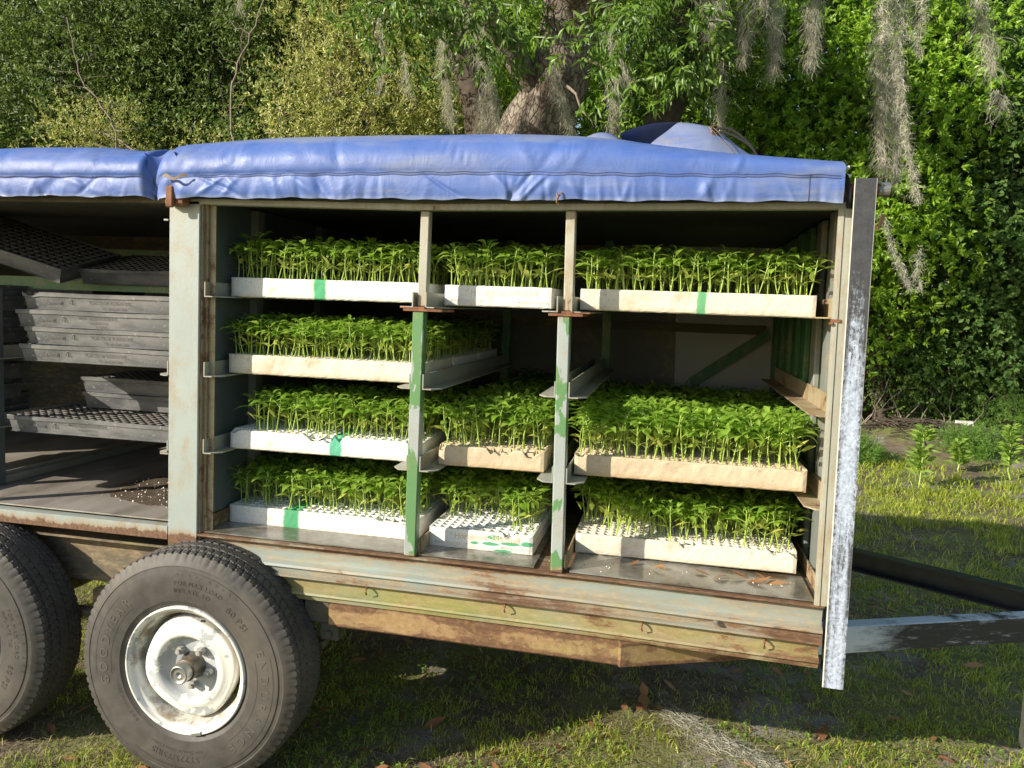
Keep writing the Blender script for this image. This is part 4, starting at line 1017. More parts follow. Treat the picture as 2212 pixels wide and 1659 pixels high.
# dead leaves
M['dead'] = mat_leaf('dead_leaf', (.15, .07, .035), (.30, .14, .06), (.46, .26, .12), rough=.6, trans=.15)
M['dead_red'] = mat_plain('wet_dead_leaf', (.16, .055, .03), .3, var=.4)
def dead_mesh(seed, L=.055, Wd=.022):
    r = np.random.default_rng(seed); cur = r.uniform(-1.2, 1.6)
    V, F = leaf_patch((-L/2, 0, .004), 0, r.uniform(.0, .5), L, Wd, cur, fold=r.uniform(.15, .7), seg=5, twist=r.uniform(-.4, .4))
    V = np.array(V); V[:, 2] -= V[:, 2].min()-.0008
    me = bpy.data.meshes.new('dead_leaf'); me.from_pydata([tuple(v) for v in V], [], F); me.materials.append(M['dead']); me.polygons.foreach_set('use_smooth', [True]*len(F)); return me
DM = [dead_mesh(20+i, L=.045+.006*i, Wd=.018+.0022*i) for i in range(7)]
FL = [(1.36, .13, .6, 'small dark dead leaf lying nearest the right slim post on the floor plate'), (1.43, .11, 2.8, 'thin curled twig-like dead leaf on the floor plate, second from the slim post'), (1.55, .125, 2.6, 'dark curled dead leaf in the middle of the right floor plate'),
      (1.61, .10, .5, 'narrow brown dead leaf just right of the middle of the floor plate'), (1.655, .128, 2.9, 'bright tan dead leaf close to the front of the cream foam tray'), (1.715, .10, .2, 'broad reddish-brown veined dead leaf on the right floor plate'),
      (1.765, .105, .3, 'long thin brown dead leaf at the right end of the floor plate'), (1.72, .145, 2.7, 'reddish dead leaf touching the front of the cream foam tray')]
for i, (x, y, a, lb) in enumerate(FL):
    o = obj('dead_leaf', DM[i % 7], None, warp((x, y, .0095))); o.rotation_euler = (0, 0, a); o.scale = (.85,)*3 if i != 5 else (1, 1.3, 1); tag(o, lb, 'dead leaf', 'dead leaves on the right floor plate')

# ================================================================ ground
def ground_z(x, y): return GZ+.035*(fbm(x, y, .8, 2)-.5)*np.clip((np.asarray(y)-1.)/2., 0.12, 1)+.26*np.exp(-((np.asarray(x)-4.6)/1.2)**2-((np.asarray(y)-7.9)/.8)**2)
def nonlin(n, a, b, c, p): # denser near c
    s = np.linspace(-1, 1, n); q = np.sign(s)*np.abs(s)**p; return np.where(q < 0, c+(c-a)*q, c+(b-c)*q)
gx = nonlin(200, -60, 60, 1.5, 2.6); gy = nonlin(200, -30, 80, 2.5, 2.6)
X, Y = np.meshgrid(gx, gy, indexing='ij'); Z = ground_z(X, Y)
V = np.stack([X, Y, Z], -1).reshape(-1, 3); i, j = np.meshgrid(np.arange(199), np.arange(199), indexing='ij'); a = i*200+j
t = NT('lawn_soil')
n = t.noise(1.6, 6, .6); n2 = t.noise(14, 8, .7); n3 = t.noise(70, 5, .7)
c = t.ramp(n2, [(.3, (.075, .058, .04)), (.5, (.16, .125, .085)), (.7, (.26, .21, .15))])
c = t.mix(t.smooth(n, .42, .56), c, t.ramp(n3, [(.3, (.11, .14, .035)), (.7, (.27, .28, .09))]))
sand = t.smooth(t.noise(2.3, 6, .65, t.mapp((1, 1, 1), (5.3, 2.2, 0))), .55, .63)
c = t.mix(t.math('MULTIPLY', sand, .85), c, t.ramp(n3, [(.3, (.20, .18, .16)), (.7, (.40, .37, .34))]))
t.base(c); t.rough(.95); t.bump(t.math('ADD', n3, n2), .9, .012)
o = tag(obj('ground', np_mesh('ground', V, np.stack([a, a+200, a+201, a+1], -1).reshape(-1, 4), t.m, smooth=True)), kind='structure')

def blades(x, y, z, h, wd, rng, lean=.5, seg=2):
    n = len(x); az = rng.uniform(0, 6.283, n); la = rng.uniform(0, 6.283, n); ln = rng.uniform(.1, 1., n)*lean*h
    sx, sy = np.cos(az)*wd/2, np.sin(az)*wd/2; lx, ly = np.cos(la)*ln, np.sin(la)*ln
    P0 = np.stack([x-sx, y-sy, z], 1); P1 = np.stack([x+sx, y+sy, z], 1)
    m0 = np.stack([x-sx*.8+lx*.35, y-sy*.8+ly*.35, z+h*.6], 1); m1 = np.stack([x+sx*.8+lx*.35, y+sy*.8+ly*.35, z+h*.6], 1)
    tp = np.stack([x+lx, y+ly, z+h*.98-ln*.3], 1)
    V = np.stack([P0, P1, m1, m0, tp], 1).reshape(-1, 3); b = np.arange(n)[:, None]*5
    return V, b+np.array([0, 1, 2, 3]), b+np.array([3, 2, 4])
def merge(name, parts_, mats, smooth=False):
    V = []; F4 = []; F3 = []; off = 0
    for v, f4, f3 in parts_:
        V.append(v)
        if f4 is not None: F4.append(f4+off)
        if f3 is not None: F3.append(f3+off)
        off += len(v)
    Fs = []
    if F4: Fs.append(np.concatenate(F4))
    if F3: Fs.append(np.concatenate(F3))
    return np_mesh(name, np.concatenate(V), Fs, mats, smooth=smooth)
GR = np.random.default_rng(3)
# visible ground wedge: sample densely near, sparser far
def sample_ground(n, y0, y1, rng, extra=.3):
    y = rng.uniform(y0, y1, n*2); hw = (y+2.11)
    xl = 1.43-.95*hw-extra; xr = 1.43+.50*hw+extra
    x = rng.uniform(0, 1, n*2)*(xr-xl)+xl
    keep = rng.random(n*2) < .5
    return x[keep], y[keep]
G1 = []; 
for (y0, y1, n_, h0, h1, wd) in ((-.5, 1.2, 95000, .012, .042, .0032), (1.2, 2.6, 80000, .016, .055, .0040), (2.6, 5., 110000, .03, .08, .0058), (5., 9.5, 170000, .04, .11, .009)):
    x, y = sample_ground(n_, y0, y1, GR)
    d = fbm(x, y, 2.0, 21); d2 = fbm(x, y, 14., 31)
    sandy = fbm(x, y, 1.1, 44)
    k = (GR.random(len(x)) < np.clip((d-.30)*4+.12, 0.08, 1))&((d2 > .485)|(GR.random(len(x)) < .15))&(np.hypot((x-4.5)/1.7, (y-7.9)/1.2) > 1+.35*(fbm(x, y, 2., 8)-.5)*2)&((sandy < .60)|(GR.random(len(x)) < .25))
    x, y = x[k], y[k]; h = GR.uniform(h0, h1, len(x))*(.45+1.1*fbm(x, y, 7, 77)); wd_ = wd*GR.uniform(.6, 1.3, len(x))
    G1.append(blades(x, y, ground_z(x, y)-.003, h, wd_, GR, lean=1.5))
M['grass'] = mat_leaf('grass_blade', (.20, .29, .028), (.36, .45, .05), (.56, .58, .12), rough=.5, trans=.4, yellow=.1)
M['thatch'] = mat_leaf('dry_thatch', (.12, .09, .05), (.25, .20, .11), (.42, .36, .22), rough=.7, trans=.1)
tag(obj('grass', merge('grass', G1, M['grass'])), 'short green lawn grass under and beyond the trailer', 'grass', kind='stuff')
G2 = []
for (y0, y1, n_, L, wd) in ((-.5, 1.6, 15000, .035, .0022), (1.6, 5., 15000, .06, .004)):
    x, y = sample_ground(n_*2, y0, y1, GR); n_ = len(x); a = GR.uniform(0, 6.28, n_); l = GR.uniform(.4, 1.2, n_)*L; z = ground_z(x, y)+GR.uniform(.002, .014, n_)
    dx, dy = np.cos(a)*l/2, np.sin(a)*l/2; wx, wy = -np.sin(a)*wd/2, np.cos(a)*wd/2; tz = GR.uniform(-.006, .012, n_)
    V = np.stack([np.stack([x-dx-wx, y-dy-wy, z], 1), np.stack([x-dx+wx, y-dy+wy, z], 1), np.stack([x+dx+wx, y+dy+wy, z+tz], 1), np.stack([x+dx-wx, y+dy-wy, z+tz], 1)], 1).reshape(-1, 3)
    G2.append((V, np.arange(n_)[:, None]*4+np.array([0, 1, 2, 3]), None))
tag(obj('thatch', merge('thatch', G2, M['thatch'])), 'dry straw-coloured thatch and leaf crumbs between the grass', 'thatch', kind='stuff')

# ---------------------------------------------------------------- leaves by the thousand
def leaves(C, D, N, L, Wd, fold=.25):
    """C centres, D leaf axis, N leaf normal, L length, Wd width -> folded leaf of four quads-as-tris"""
    n = len(C); S = np.cross(D, N); S /= np.linalg.norm(S, axis=1, keepdims=True)+1e-9; Nn = np.cross(S, D)
    L = L[:, None]; W_ = Wd[:, None]
    b = C; t_ = C+D*L-Nn*L*.10; ml = C+D*L*.45+S*W_/2+Nn*W_*fold; mr = C+D*L*.45-S*W_/2+Nn*W_*fold; mc = C+D*L*.5
    V = np.stack([b, ml, t_, mr], 1).reshape(-1, 3); k = np.arange(n)[:, None]*4
    return V, None, np.concatenate([k+np.array([0, 2, 1]), k+np.array([0, 3, 2])])
def unit(v): return v/(np.linalg.norm(v, axis=-1, keepdims=True)+1e-9)
def rand_dir(rng, n): return unit(rng.normal(size=(n, 3)))
def twig_leaves(rng, P, T, per, twl, L, Wd, droop=.3, spread=.9, rosette=0.):
    """leaves along short twigs. P twig bases, T twig directions"""
    n = len(P); idx = np.repeat(np.arange(n), per); s = rng.uniform(.1, 1, len(idx)) if rosette == 0 else rng.uniform(1-rosette, 1., len(idx))
    T_ = T[idx]; C = P[idx]+T_*(s*twl)[:, None]
    R_ = rand_dir(rng, len(idx)); R_ = unit(R_-T_*np.sum(R_*T_, 1, keepdims=True))
    D = unit(R_*spread+T_*.6+np.array([0, 0, -droop])); N = unit(rand_dir(rng, len(idx))*.55+np.array([-.50, -.55, .55]))
    N = unit(N-D*np.sum(N*D, 1, keepdims=True))
    return leaves(C, D, N, L*rng.uniform(.5, 1.4, len(idx)), Wd*rng.uniform(.6, 1.35, len(idx)))
def blob_points(rng, blobs, n, shell=.45, clump=9, sig=.16):
    """twig bases in a union of ellipsoids, gathered into leafy sprays with gaps between them"""
    B = np.array(blobs, float); vol = B[:, 3]*B[:, 4]*B[:, 5]; p = vol**(2/3); p /= p.sum()
    m_ = max(6, n//clump)
    k = rng.choice(len(B), m_, p=p); d = rand_dir(rng, m_); r = rng.random(m_)**shell; r *= rng.uniform(.78, 1.12, m_)
    Cc = B[k, :3]+d*r[:, None]*B[k, 3:6]
    i = rng.integers(0, m_, n); s = np.minimum(sig, B[k[i], 3:6].min(1)*.5)[:, None]
    off = rng.normal(size=(n, 3))*s*rng.uniform(.6, 1.5, m_)[i][:, None]*np.array([1, 1, .75])
    P = Cc[i]+off; P[:, 2] = np.maximum(P[:, 2], GZ+.05)
    return P, unit(off/s*.7+rand_dir(rng, n)*.5+d[i]*.5+np.array([0, 0, .1]))
LM = {}
LM['dark'] = mat_leaf('shade_toned_leaf', (.042, .08, .015), (.08, .14, .024), (.16, .24, .05), rough=.5, trans=.3, spec=.35)  # shade over the left trees is put into this darker leaf colour
LM['myrtle'] = mat_leaf('olive_yellow_leaf', (.14, .19, .035), (.27, .31, .06), (.55, .55, .20), rough=.45, trans=.32)
LM['bright'] = mat_leaf('fresh_oak_leaf', (.15, .29, .025), (.24, .41, .035), (.34, .52, .055), rough=.34, trans=.46)
LM['maple'] = mat_leaf('shade_toned_maple_leaf', (.05, .11, .026), (.085, .17, .04), (.15, .25, .06), rough=.6, trans=.3, spec=.25)  # leaves toned darker to carry the shade at the right edge
LM['live'] = mat_leaf('live_oak_leaf', (.05, .11, .014), (.09, .18, .02), (.17, .30, .04), rough=.38, trans=.35)
LM['deep'] = mat_leaf('deep_wood_leaf', (.03, .055, .012), (.05, .085, .017), (.10, .145, .03), rough=.5, trans=.15)
t = NT('bark'); v = t.mapp((1, 1, .45)); vo = t.n('TexVoronoi'); vo.feature = 'DISTANCE_TO_EDGE'; vo.inputs['Scale'].default_value = 19; t.l(t.noise(5, 4), vo.inputs['Scale']) if False else None
dd = t.n('Mix'); dd.data_type = 'RGBA'; dd.inputs[0].default_value = .13; t.l(v, dd.inputs[6]); nz_ = t.n('TexNoise'); nz_.inputs['Scale'].default_value = 6; nz_.inputs['Detail'].default_value = 6; t.l(v, nz_.inputs['Vector']); t.l(nz_.outputs['Color'], dd.inputs[7]); t.l(dd.outputs[2], vo.inputs['Vector']); n = t.noise(20, 7, .7); n2 = t.noise(2.5, 4)
c = t.mix(t.smooth(vo.outputs[0], .0, .05), (.085, .065, .05), t.ramp(n, [(.3, (.14, .115, .09)), (.7, (.34, .30, .25))])); c = t.mix(t.smooth(n2, .5, .65), c, (.11, .075, .055))
t.base(c); t.rough(.9); t.bump(t.math('ADD', t.smooth(vo.outputs[0], 0, .12), t.math('MULTIPLY', n, .5)), .9, .03); M['bark'] = t.m
M['twig'] = mat_plain('pale_twig', (.23, .19, .15), .8, var=.3)
M['bark_dark'] = mat_plain('dark_bark', (.07, .055, .042), .9, var=.4, bump=.6, scale=14)
def wobbly(rng, a, b, n, amp):
    a = np.array(a, float); b = np.array(b, float); pts = [a+(b-a)*i/n for i in range(n+1)]
    d = np.zeros(3)
    for i in range(1, n): d = d*.6+rng.normal(size=3)*amp; pts[i] = pts[i]+d
    return pts
def trunk_mb(rng, pts, r0, r1, n=12, amp=0.):
    k = len(pts); rs = [r0+(r1-r0)*i/(k-1) for i in range(k)]; rs[0] *= 1.15
    mb = MB().tube(pts, rs, n)
    if amp:
        mb.v = [tuple(np.array(v)+rng.normal(size=3)*amp) for v in mb.v]
    return mb
def tree(name, label, cat, base, blobs, ntw, per, twl, L, Wd, mat, seed, trunk=None, tr=(.10, .03), droop=.3, group=None, rosette=0., twigs=14, shell=.45, tmat=None):
    rng = np.random.default_rng(seed)
    root = thing(name, label, cat, base, group)
    P_, T_ = blob_points(rng, blobs, ntw, shell)
    me = merge('crown', [twig_leaves(rng, P_, T_, per, twl, L, Wd, droop, rosette=rosette)], LM[mat]); part('crown', me, None, root)
    top = trunk or [base, (blobs[0][0], blobs[0][1], blobs[0][2]+blobs[0][5]*.5)]
    pts = []
    for i in range(len(top)-1): pts += list(wobbly(rng, top[i], top[i+1], 5, .03))[:-1]
    pts.append(np.array(top[-1], float))
    part('trunk', trunk_mb(rng, pts, tr[0], tr[1], 9), tmat or M['bark_dark'], root, smooth=True)
    mb = MB()
    for i in range(twigs*2):
        q = P_[rng.integers(len(P_))]; s_ = pts[rng.integers(1, len(pts))]
        mb.tube(wobbly(rng, s_, q, 5, .05), [.018, .015, .012, .009, .006, .004], 5)
    part('branches', mb, M['twig'] if mat == 'myrtle' else M['bark_dark'], root)
    return root
# ================================================================ background trees
tree('evergreen_tree', 'dark evergreen tree at the far left edge, leaves down to the tarp', 'tree', (-8.9, 9.2, GZ), [(-8.9, 9.2, 2.2, 1.7, 1.3, 2.6), (-8.4, 9.6, 5.2, 2.0, 1.5, 1.9), (-10.4, 9.4, 3.6, 1.4, 1.2, 2.5)], 6000, 9, .28, .085, .034, 'dark', 31)
tree('evergreen_tree', 'dark evergreen tree behind the pale bare sapling, left part of the picture', 'tree', (-6.6, 9.4, GZ), [(-6.6, 9.4, 2.4, 1.3, 1.1, 2.5), (-6.2, 9.8, 5.0, 1.6, 1.3, 1.9), (-7.2, 9.6, 4.4, 1.2, 1.1, 1.8)], 5200, 9, .28, .080, .032, 'dark', 32)
tree('evergreen_tree', 'very dark tree between the left evergreens and the yellow-green wax myrtle', 'tree', (-4.6, 9.0, GZ), [(-4.8, 9.2, 2.6, 1.0, 1.0, 2.5), (-4.6, 9.6, 5.1, 1.4, 1.2, 1.8)], 4200, 8, .28, .085, .036, 'dark', 33)
tree('wax_myrtle', 'tall yellow-green wax myrtle with pale upright leaf tips, left of the mossy oak', 'tree', (-2.7, 7.2, GZ), [(-2.95, 7.2, 3.0, .95, .8, 1.0), (-2.3, 7.3, 3.5, 1.0, .8, 1.2), (-3.0, 7.4, 4.6, .9, .8, .9), (-1.9, 7.4, 2.3, 1.0, .8, 1.2), (-3.2, 7.4, 2.0, .9, .8, 1.3)], 5200, 9, .20, .058, .020, 'myrtle', 34, droop=-.5, twigs=26)
tree('wax_myrtle', 'low yellow-green wax myrtle in front of the far left evergreens', 'tree', (-7.0, 8.0, GZ), [(-7.1, 8.0, 2.7, 1.0, .6, .95), (-5.6, 8.1, 2.3, 1.0, .6, .85), (-4.6, 7.8, 2.1, .7, .5, .85)], 2400, 8, .20, .055, .019, 'myrtle', 35, droop=-.4, twigs=16)
tree('laurel_tree', 'bright mid-green leafy tree directly behind the left moss curtains', 'tree', (-1.0, 8.4, GZ), [(-1.4, 8.4, 2.8, 1.1, .8, 1.5), (-1.0, 8.6, 4.4, 1.5, .9, 1.2), (.3, 9.0, 3.6, 1.1, .7, 1.8)], 4200, 9, .24, .075, .026, 'bright', 36, droop=.2)
tree('laurel_tree', 'shadowy green tree behind the raised fold of the tarp', 'tree', (1.5, 9.2, GZ), [(1.3, 9.4, 2.9, 1.0, .8, 1.8), (1.9, 9.6, 4.8, 1.2, .8, 1.3)], 3200, 8, .24, .07, .026, 'live', 37)
tree('water_oak', 'bright fresh-green oak sapling behind the tarp fold, leaves in rosettes', 'tree', (2.6, 8.8, GZ), [(2.5, 8.8, 2.4, .95, .8, 1.4), (2.9, 9.1, 4.0, 1.2, .9, 1.4), (2.2, 9.2, 5.4, 1.1, .8, .8)], 4600, 11, .16, .070, .030, 'bright', 38, rosette=.3, droop=.05)
tree('water_oak', 'bright fresh-green oak behind the long pale moss strand', 'tree', (3.9, 9.0, GZ), [(3.9, 8.2, 2.2, .9, .6, 1.2), (4.5, 8.3, 1.6, .6, .4, .7), (4.3, 8.6, 3.7, 1.1, .8, 1.5), (3.7, 8.6, .9, .7, .6, .9), (3.6, 9.2, 5.3, 1.1, .9, .9)], 5600, 11, .16, .070, .030, 'bright', 39, rosette=.3, droop=.05)
tree('maple_tree', 'shaded dark green maple filling the right edge of the picture', 'tree', (5.8, 8.8, GZ), [(5.85, 8.6, 1.7, 1.15, .8, 1.9), (6.6, 8.9, 2.6, 1.3, .9, 2.6), (5.95, 8.9, 3.6, 1.0, .8, 1.4), (5.2, 9.0, .5, .7, .5, .9)], 7600, 8, .26, .070, .046, 'maple', 40)
tree('maple_tree', 'lighter green tree top behind the shaded maple, at the top right corner', 'tree', (5.8, 10.5, GZ), [(5.4, 10.4, 5.0, 1.5, .9, 1.5), (7.0, 10.6, 5.0, 1.4, .9, 1.8)], 2800, 8, .26, .08, .045, 'live', 41)
tree('bush', 'mid-green thorny bush at the wood edge just right of the white-brushed plate', 'bush', (4.3, 8.9, GZ), [(4.3, 8.9, .25, .65, .45, .80), (4.9, 9.0, .1, .5, .4, .65)], 1700, 8, .14, .042, .022, 'live', 42, twigs=26)
tree('bush', 'dark low bush under the maple, behind the brush pile', 'bush', (6.0, 9.6, GZ), [(5.8, 9.6, .0, .9, .5, .8), (6.8, 9.6, .1, .8, .5, .9)], 1500, 8, .16, .06, .035, 'maple', 43, twigs=12)
# deep wood behind everything: one mass
WR = np.random.default_rng(50); n_ = 42000
xx = WR.uniform(-18, 12, n_); zz = GZ+WR.random(n_)**.9*9.2; yy = 11.2+WR.random(n_)*3.2+.6*np.sin(xx*1.3)
tag(obj('wood', merge('wood', [twig_leaves(WR, np.stack([xx, yy, zz], 1), rand_dir(WR, n_), 7, .4, .17, .085)], LM['deep'])), 'far-off dark wood closing the view behind the nearer trees', 'wood', kind='stuff')
for i, (x, y, r) in enumerate(((-9.6, 11, .16), (-7.6, 10.8, .12), (-5.4, 10.9, .14), (-3.2, 10.4, .13), (1.0, 10.6, .15), (4.6, 10.6, .12))):
    rg = np.random.default_rng(70+i)
    lb = ['dark bare trunk at the far left behind the evergreens', 'slim dark trunk second from the left in the wood', 'dark trunk behind the low yellow-green myrtle', 'dark trunk just left behind the tall wax myrtle', 'dark trunk behind the leaning mossy oak', 'dark trunk behind the bright oak at the right'][i]
    rt = thing('tree', lb, 'tree', (x, y, GZ)); part('trunk', trunk_mb(rg, wobbly(rg, (x, y, GZ), (x+rg.uniform(-.6, .6), y, 8.5), 9, .05), r, r*.6, 10), M['bark_dark'], rt, smooth=True)
# pale bare saplings
for i, (pts, r, lb) in enumerate((
    ([(-4.55, 7.6, GZ), (-4.50, 7.6, 2.2), (-4.62, 7.6, 3.5), (-4.35, 7.7, 4.4), (-4.0, 7.7, 5.2)], .035, 'pale slim bare sapling trunk rising left of the tall wax myrtle'),
    ([(-6.6, 7.5, GZ), (-6.35, 7.5, 2.4), (-6.45, 7.5, 3.2), (-6.9, 7.5, 3.8), (-7.1, 7.5, 4.6)], .028, 'crooked pale bare stem in front of the dark evergreens'),
    ([(-4.0, 7.3, GZ), (-3.9, 7.3, 2.5), (-3.75, 7.3, 3.1), (-3.4, 7.2, 3.9), (-3.2, 7.2, 4.6)], .022, 'thin brownish bare stem leaning across the wax myrtle'))):
    rg = np.random.default_rng(90+i); rt = thing('sapling', lb, 'sapling', pts[0]); P_ = bez(pts, 26)
    P_ = [np.array(p)+rg.normal(size=3)*.012 for p in P_]
    r *= .62; part('trunk', MB().tube(P_, [r*(1-.6*k/26) for k in range(27)], 7), M['twig'], rt, smooth=True)
    mb = MB()
    for k in range(12):
        s_ = P_[8+k]; e = s_+np.array([rg.uniform(-.7, .7), rg.uniform(-.3, .1), rg.uniform(-.1, .6)]); mb.tube(wobbly(rg, s_, e, 5, .04), [.006, .005, .004, .0035, .003, .002], 4)
    part('branches', mb, M['twig'], rt)

# ---------------------------------------------------------------- mossy live oak
OR_ = np.random.default_rng(60)
OAK = thing('live_oak', 'big leaning live oak with pale cracked bark, hung with grey moss, behind the tarp', 'tree', (-.55, 7.0, GZ))
def knotty(pts, rs, seed, n=22, sub=44):
    rg = np.random.default_rng(seed); P_ = bez(pts, sub); R_ = np.interp(np.linspace(0, 1, sub+1), np.linspace(0, 1, len(rs)), rs)
    mb = MB().tube(P_, list(R_), n); out = []
    for i, v in enumerate(mb.v):
        ring = i//n; a = (i % n)/n*2*math.pi; c = np.array(P_[min(ring, sub)]); d = np.array(v)-c
        k = 1+.07*math.sin(3*a+ring*.22)+.05*math.sin(5*a-ring*.35)+.10*(fbm(math.cos(a)*2+ring*.15, math.sin(a)*2+ring*.1, 1.5, seed)-.5)*2
        out.append(tuple(c+d*k))
    mb.v = out; return mb
part('trunk', knotty([(-.75, 7.0, GZ-.1), (-.70, 7.0, .8), (-.55, 7.0, 2.0), (-.30, 7.0, 2.75), (-.02, 6.95, 3.35), (.08, 6.9, 3.9), (.20, 6.7, 4.6), (.5, 6.2, 5.6)], [.64, .52, .46, .40, .34, .31, .30, .24], 5), M['bark'], OAK, smooth=True)
part('limb', knotty([(-.62, 7.15, 1.9), (-.82, 7.2, 2.6), (-1.0, 7.2, 3.1), (-1.4, 7.1, 4.2), (-2.2, 6.8, 5.2)], [.40, .30, .20, .15, .12], 6), M['bark_dark'], OAK, smooth=True)
part('limb', knotty([(.12, 6.9, 3.9), (.8, 6.3, 4.6), (1.7, 5.0, 4.5), (2.6, 3.6, 3.3), (3.4, 3.5, 3.45), (4.4, 4.2, 3.9)], [.20, .17, .13, .09, .07, .05], 7, 12), M['bark'], OAK, smooth=True)
part('limb', knotty([(.4, 6.4, 5.2), (1.6, 6.1, 4.9), (3.0, 5.4, 4.5), (4.4, 5.0, 4.6)], [.16, .12, .09, .06], 8, 10), M['bark'], OAK, smooth=True)
part('limb', knotty([(-.2, 6.9, 3.2), (-.9, 6.1, 4.1), (-2.0, 6.0, 4.5), (-3.2, 5.7, 4.8)], [.15, .12, .09, .05], 9, 10), M['bark'], OAK, smooth=True)
mb = MB(); mb.tube(wobbly(OR_, (.30, 6.85, 3.62), (.75, 6.5, 3.30), 6, .02), [.03, .025, .02, .016, .012, .009, .006], 6)
mb.tube(wobbly(OR_, (.1, 6.7, 3.3), (.5, 6.4, 2.75), 6, .03), [.02, .018, .014, .012, .01, .008, .005], 6); part('snag', mb, M['twig'], OAK)
part('limb', knotty([(.15, 6.8, 4.1), (.2, 5.6, 4.5), (-.5, 4.5, 4.0), (-1.6, 4.3, 4.1)], [.14, .11, .07, .04], 10, 10), M['bark'], OAK, smooth=True)
blobs = [(-1.5, 4.6, 3.75, .7, .45, .45), (-.85, 4.3, 3.30, .36, .3, .42), (-.22, 4.3, 3.25, .30, .28, .42), (.7, 4.2, 4.1, .9, .5, .36), (1.32, 3.9, 3.08, .34, .32, .46), (1.45, 4.0, 2.72, .16, .2, .30), (.95, 4.2, 2.95, .25, .25, .35),
         (1.9, 4.2, 3.62, .7, .5, .36), (.44, 4.2, 2.93, .15, .12, .06), (-.5, 6.4, 4.0, .35, .3, .5), (2.6, 4.0, 4.2, .9, .6, .4), (-.4, 5.4, 5.2, 1.4, 1., .6)]
P_, T_ = blob_points(OR_, blobs, 2150, .5, clump=7, sig=.13); T_ = unit(T_+np.array([0, -.1, -.5]))
part('crown', merge('crown', [twig_leaves(OR_, P_, T_, 9, .20, .095, .026, .5, rosette=.75)], LM['live']), None, OAK)
mb = MB()
for k in range(70):
    i = OR_.integers(len(P_)); q = P_[i]; mb.tube(wobbly(OR_, q-T_[i]*.5+np.array([0, 0, .1]), q+T_[i]*.2, 4, .03), [.008, .007, .005, .004, .002], 4)
part('branches', mb, M['bark_dark'], OAK)
O2 = thing('live_oak', 'smaller dark oak trunk in shade left of the tarp grommet', 'tree', (1.35, 8.0, GZ))
part('trunk', knotty([(1.0, 8.0, GZ), (1.08, 8.0, 1.5), (1.15, 8.0, 2.9), (1.33, 8.0, 3.6), (1.40, 8.0, 4.6), (1.3, 8.0, 6.2)], [.30, .27, .24, .17, .14, .1], 12, 14), M['bark_dark'], O2, smooth=True)
P_, T_ = blob_points(OR_, [(1.4, 7.6, 4.5, .9, .6, .9), (1.7, 7.6, 3.8, .5, .4, .5)], 1100, .5)
part('crown', merge('crown', [twig_leaves(OR_, P_, T_, 9, .22, .075, .024, .5, rosette=.6)], LM['dark']), None, O2)

# ---------------------------------------------------------------- Spanish moss
t = NT('spanish_moss'); g = t.n('NewGeometry'); t.base(t.ramp(g.outputs['Random Per Island'], [(0, (.22, .22, .17)), (.5, (.46, .45, .37)), (1, (.72, .70, .60))])); t.rough(.8)
tr_ = t.n('BsdfTranslucent'); tr_.inputs[0].default_value = (.5, .5, .36, 1); mx = t.n('MixShader'); mx.inputs[0].default_value = .3
t.l(t.p.outputs[0], mx.inputs[1]); t.l(tr_.outputs[0], mx.inputs[2]); t.l(mx.outputs[0], t.out.inputs[0]); M['moss'] = t.m
def moss_mesh(path, radii, n, rng, slen=.16, wd=.0035, gravity=.5, flat=False):
    """curly strands, each a thin wandering ribbon, laid along a hanging path"""
    path = np.array(path, float); radii = np.array(radii, float); m_ = len(path); K = 9
    u = rng.random(n)**.9; f = u*(m_-1); i = np.minimum(f.astype(int), m_-2); q = (f-i)[:, None]
    C = path[i]*(1-q)+path[i+1]*q; R_ = radii[i]*(1-q[:, 0])+radii[i+1]*q[:, 0]
    d = rand_dir(rng, n); C = C+d*(rng.random(n)**.6*R_)[:, None]*np.array([1, 1, .6 if not flat else .12])
    L = slen*rng.uniform(.5, 1.3, n); D = unit(rand_dir(rng, n)*.6+np.array([0, 0, -gravity]))
    P_ = C.copy(); pts = [P_.copy()]; curl = rand_dir(rng, n)
    for k in range(K-1):
        D = unit(D+rand_dir(rng, n)*.75+curl*.25+np.array([0, 0, -gravity*.45]))
        if flat: D[:, 2] *= .25
        P_ = P_+D*(L/(K-1))[:, None]; pts.append(P_.copy())
    pts = np.stack(pts, 1); S = rand_dir(rng, n)[:, None, :]*np.ones((1, K, 1)); S = S+rand_dir(rng, n*K).reshape(n, K, 3)*.3; S = unit(S)
    w_ = wd*np.linspace(1, .35, K)[None, :, None]*rng.uniform(.6, 1.3, n)[:, None, None]
    V = np.stack([pts-S*w_/2, pts+S*w_/2], 2).reshape(-1, 3); b = (np.arange(n)*K*2)[:, None, None]; kk = (np.arange(K-1)*2)[None, :, None]
    F = (b+kk+np.array([0, 1, 3, 2])[None, None, :]).reshape(-1, 4)
    return np_mesh('spanish_moss', V, F, M['moss'])
MR = np.random.default_rng(77)
def moss(label, path, radii, n, wd=.0040, slen=.20, **k):
    if 'gravity' not in k and slen > .15: k['gravity'] = 1.1; n = int(n*.62)
    if slen > .15: path = [(p[0], p[1], p[2]+.13*i_/(len(path)-1)) for i_, p in enumerate(path)]
    base = path[0]; o = obj('spanish_moss', moss_mesh([tuple(np.array(p)-np.array(base)) for p in path], radii, n, MR, slen, wd, **k), None, base)
    return tag(o, label, 'moss', 'Spanish moss hanging from the trees')
def hang(x, y, z0, z1, dx=0., n=6, wob=.03):
    return [(x+dx*i/n+MR.uniform(-wob, wob)*(i > 0), y, z0+(z1-z0)*i/n) for i in range(n+1)]
moss('long thick pale moss curtain nearest the left of the oak trunk', hang(-1.12, 6, 3.75, 2.62, .12), [.06, .09, .08, .07, .06, .06, .05], 1500)
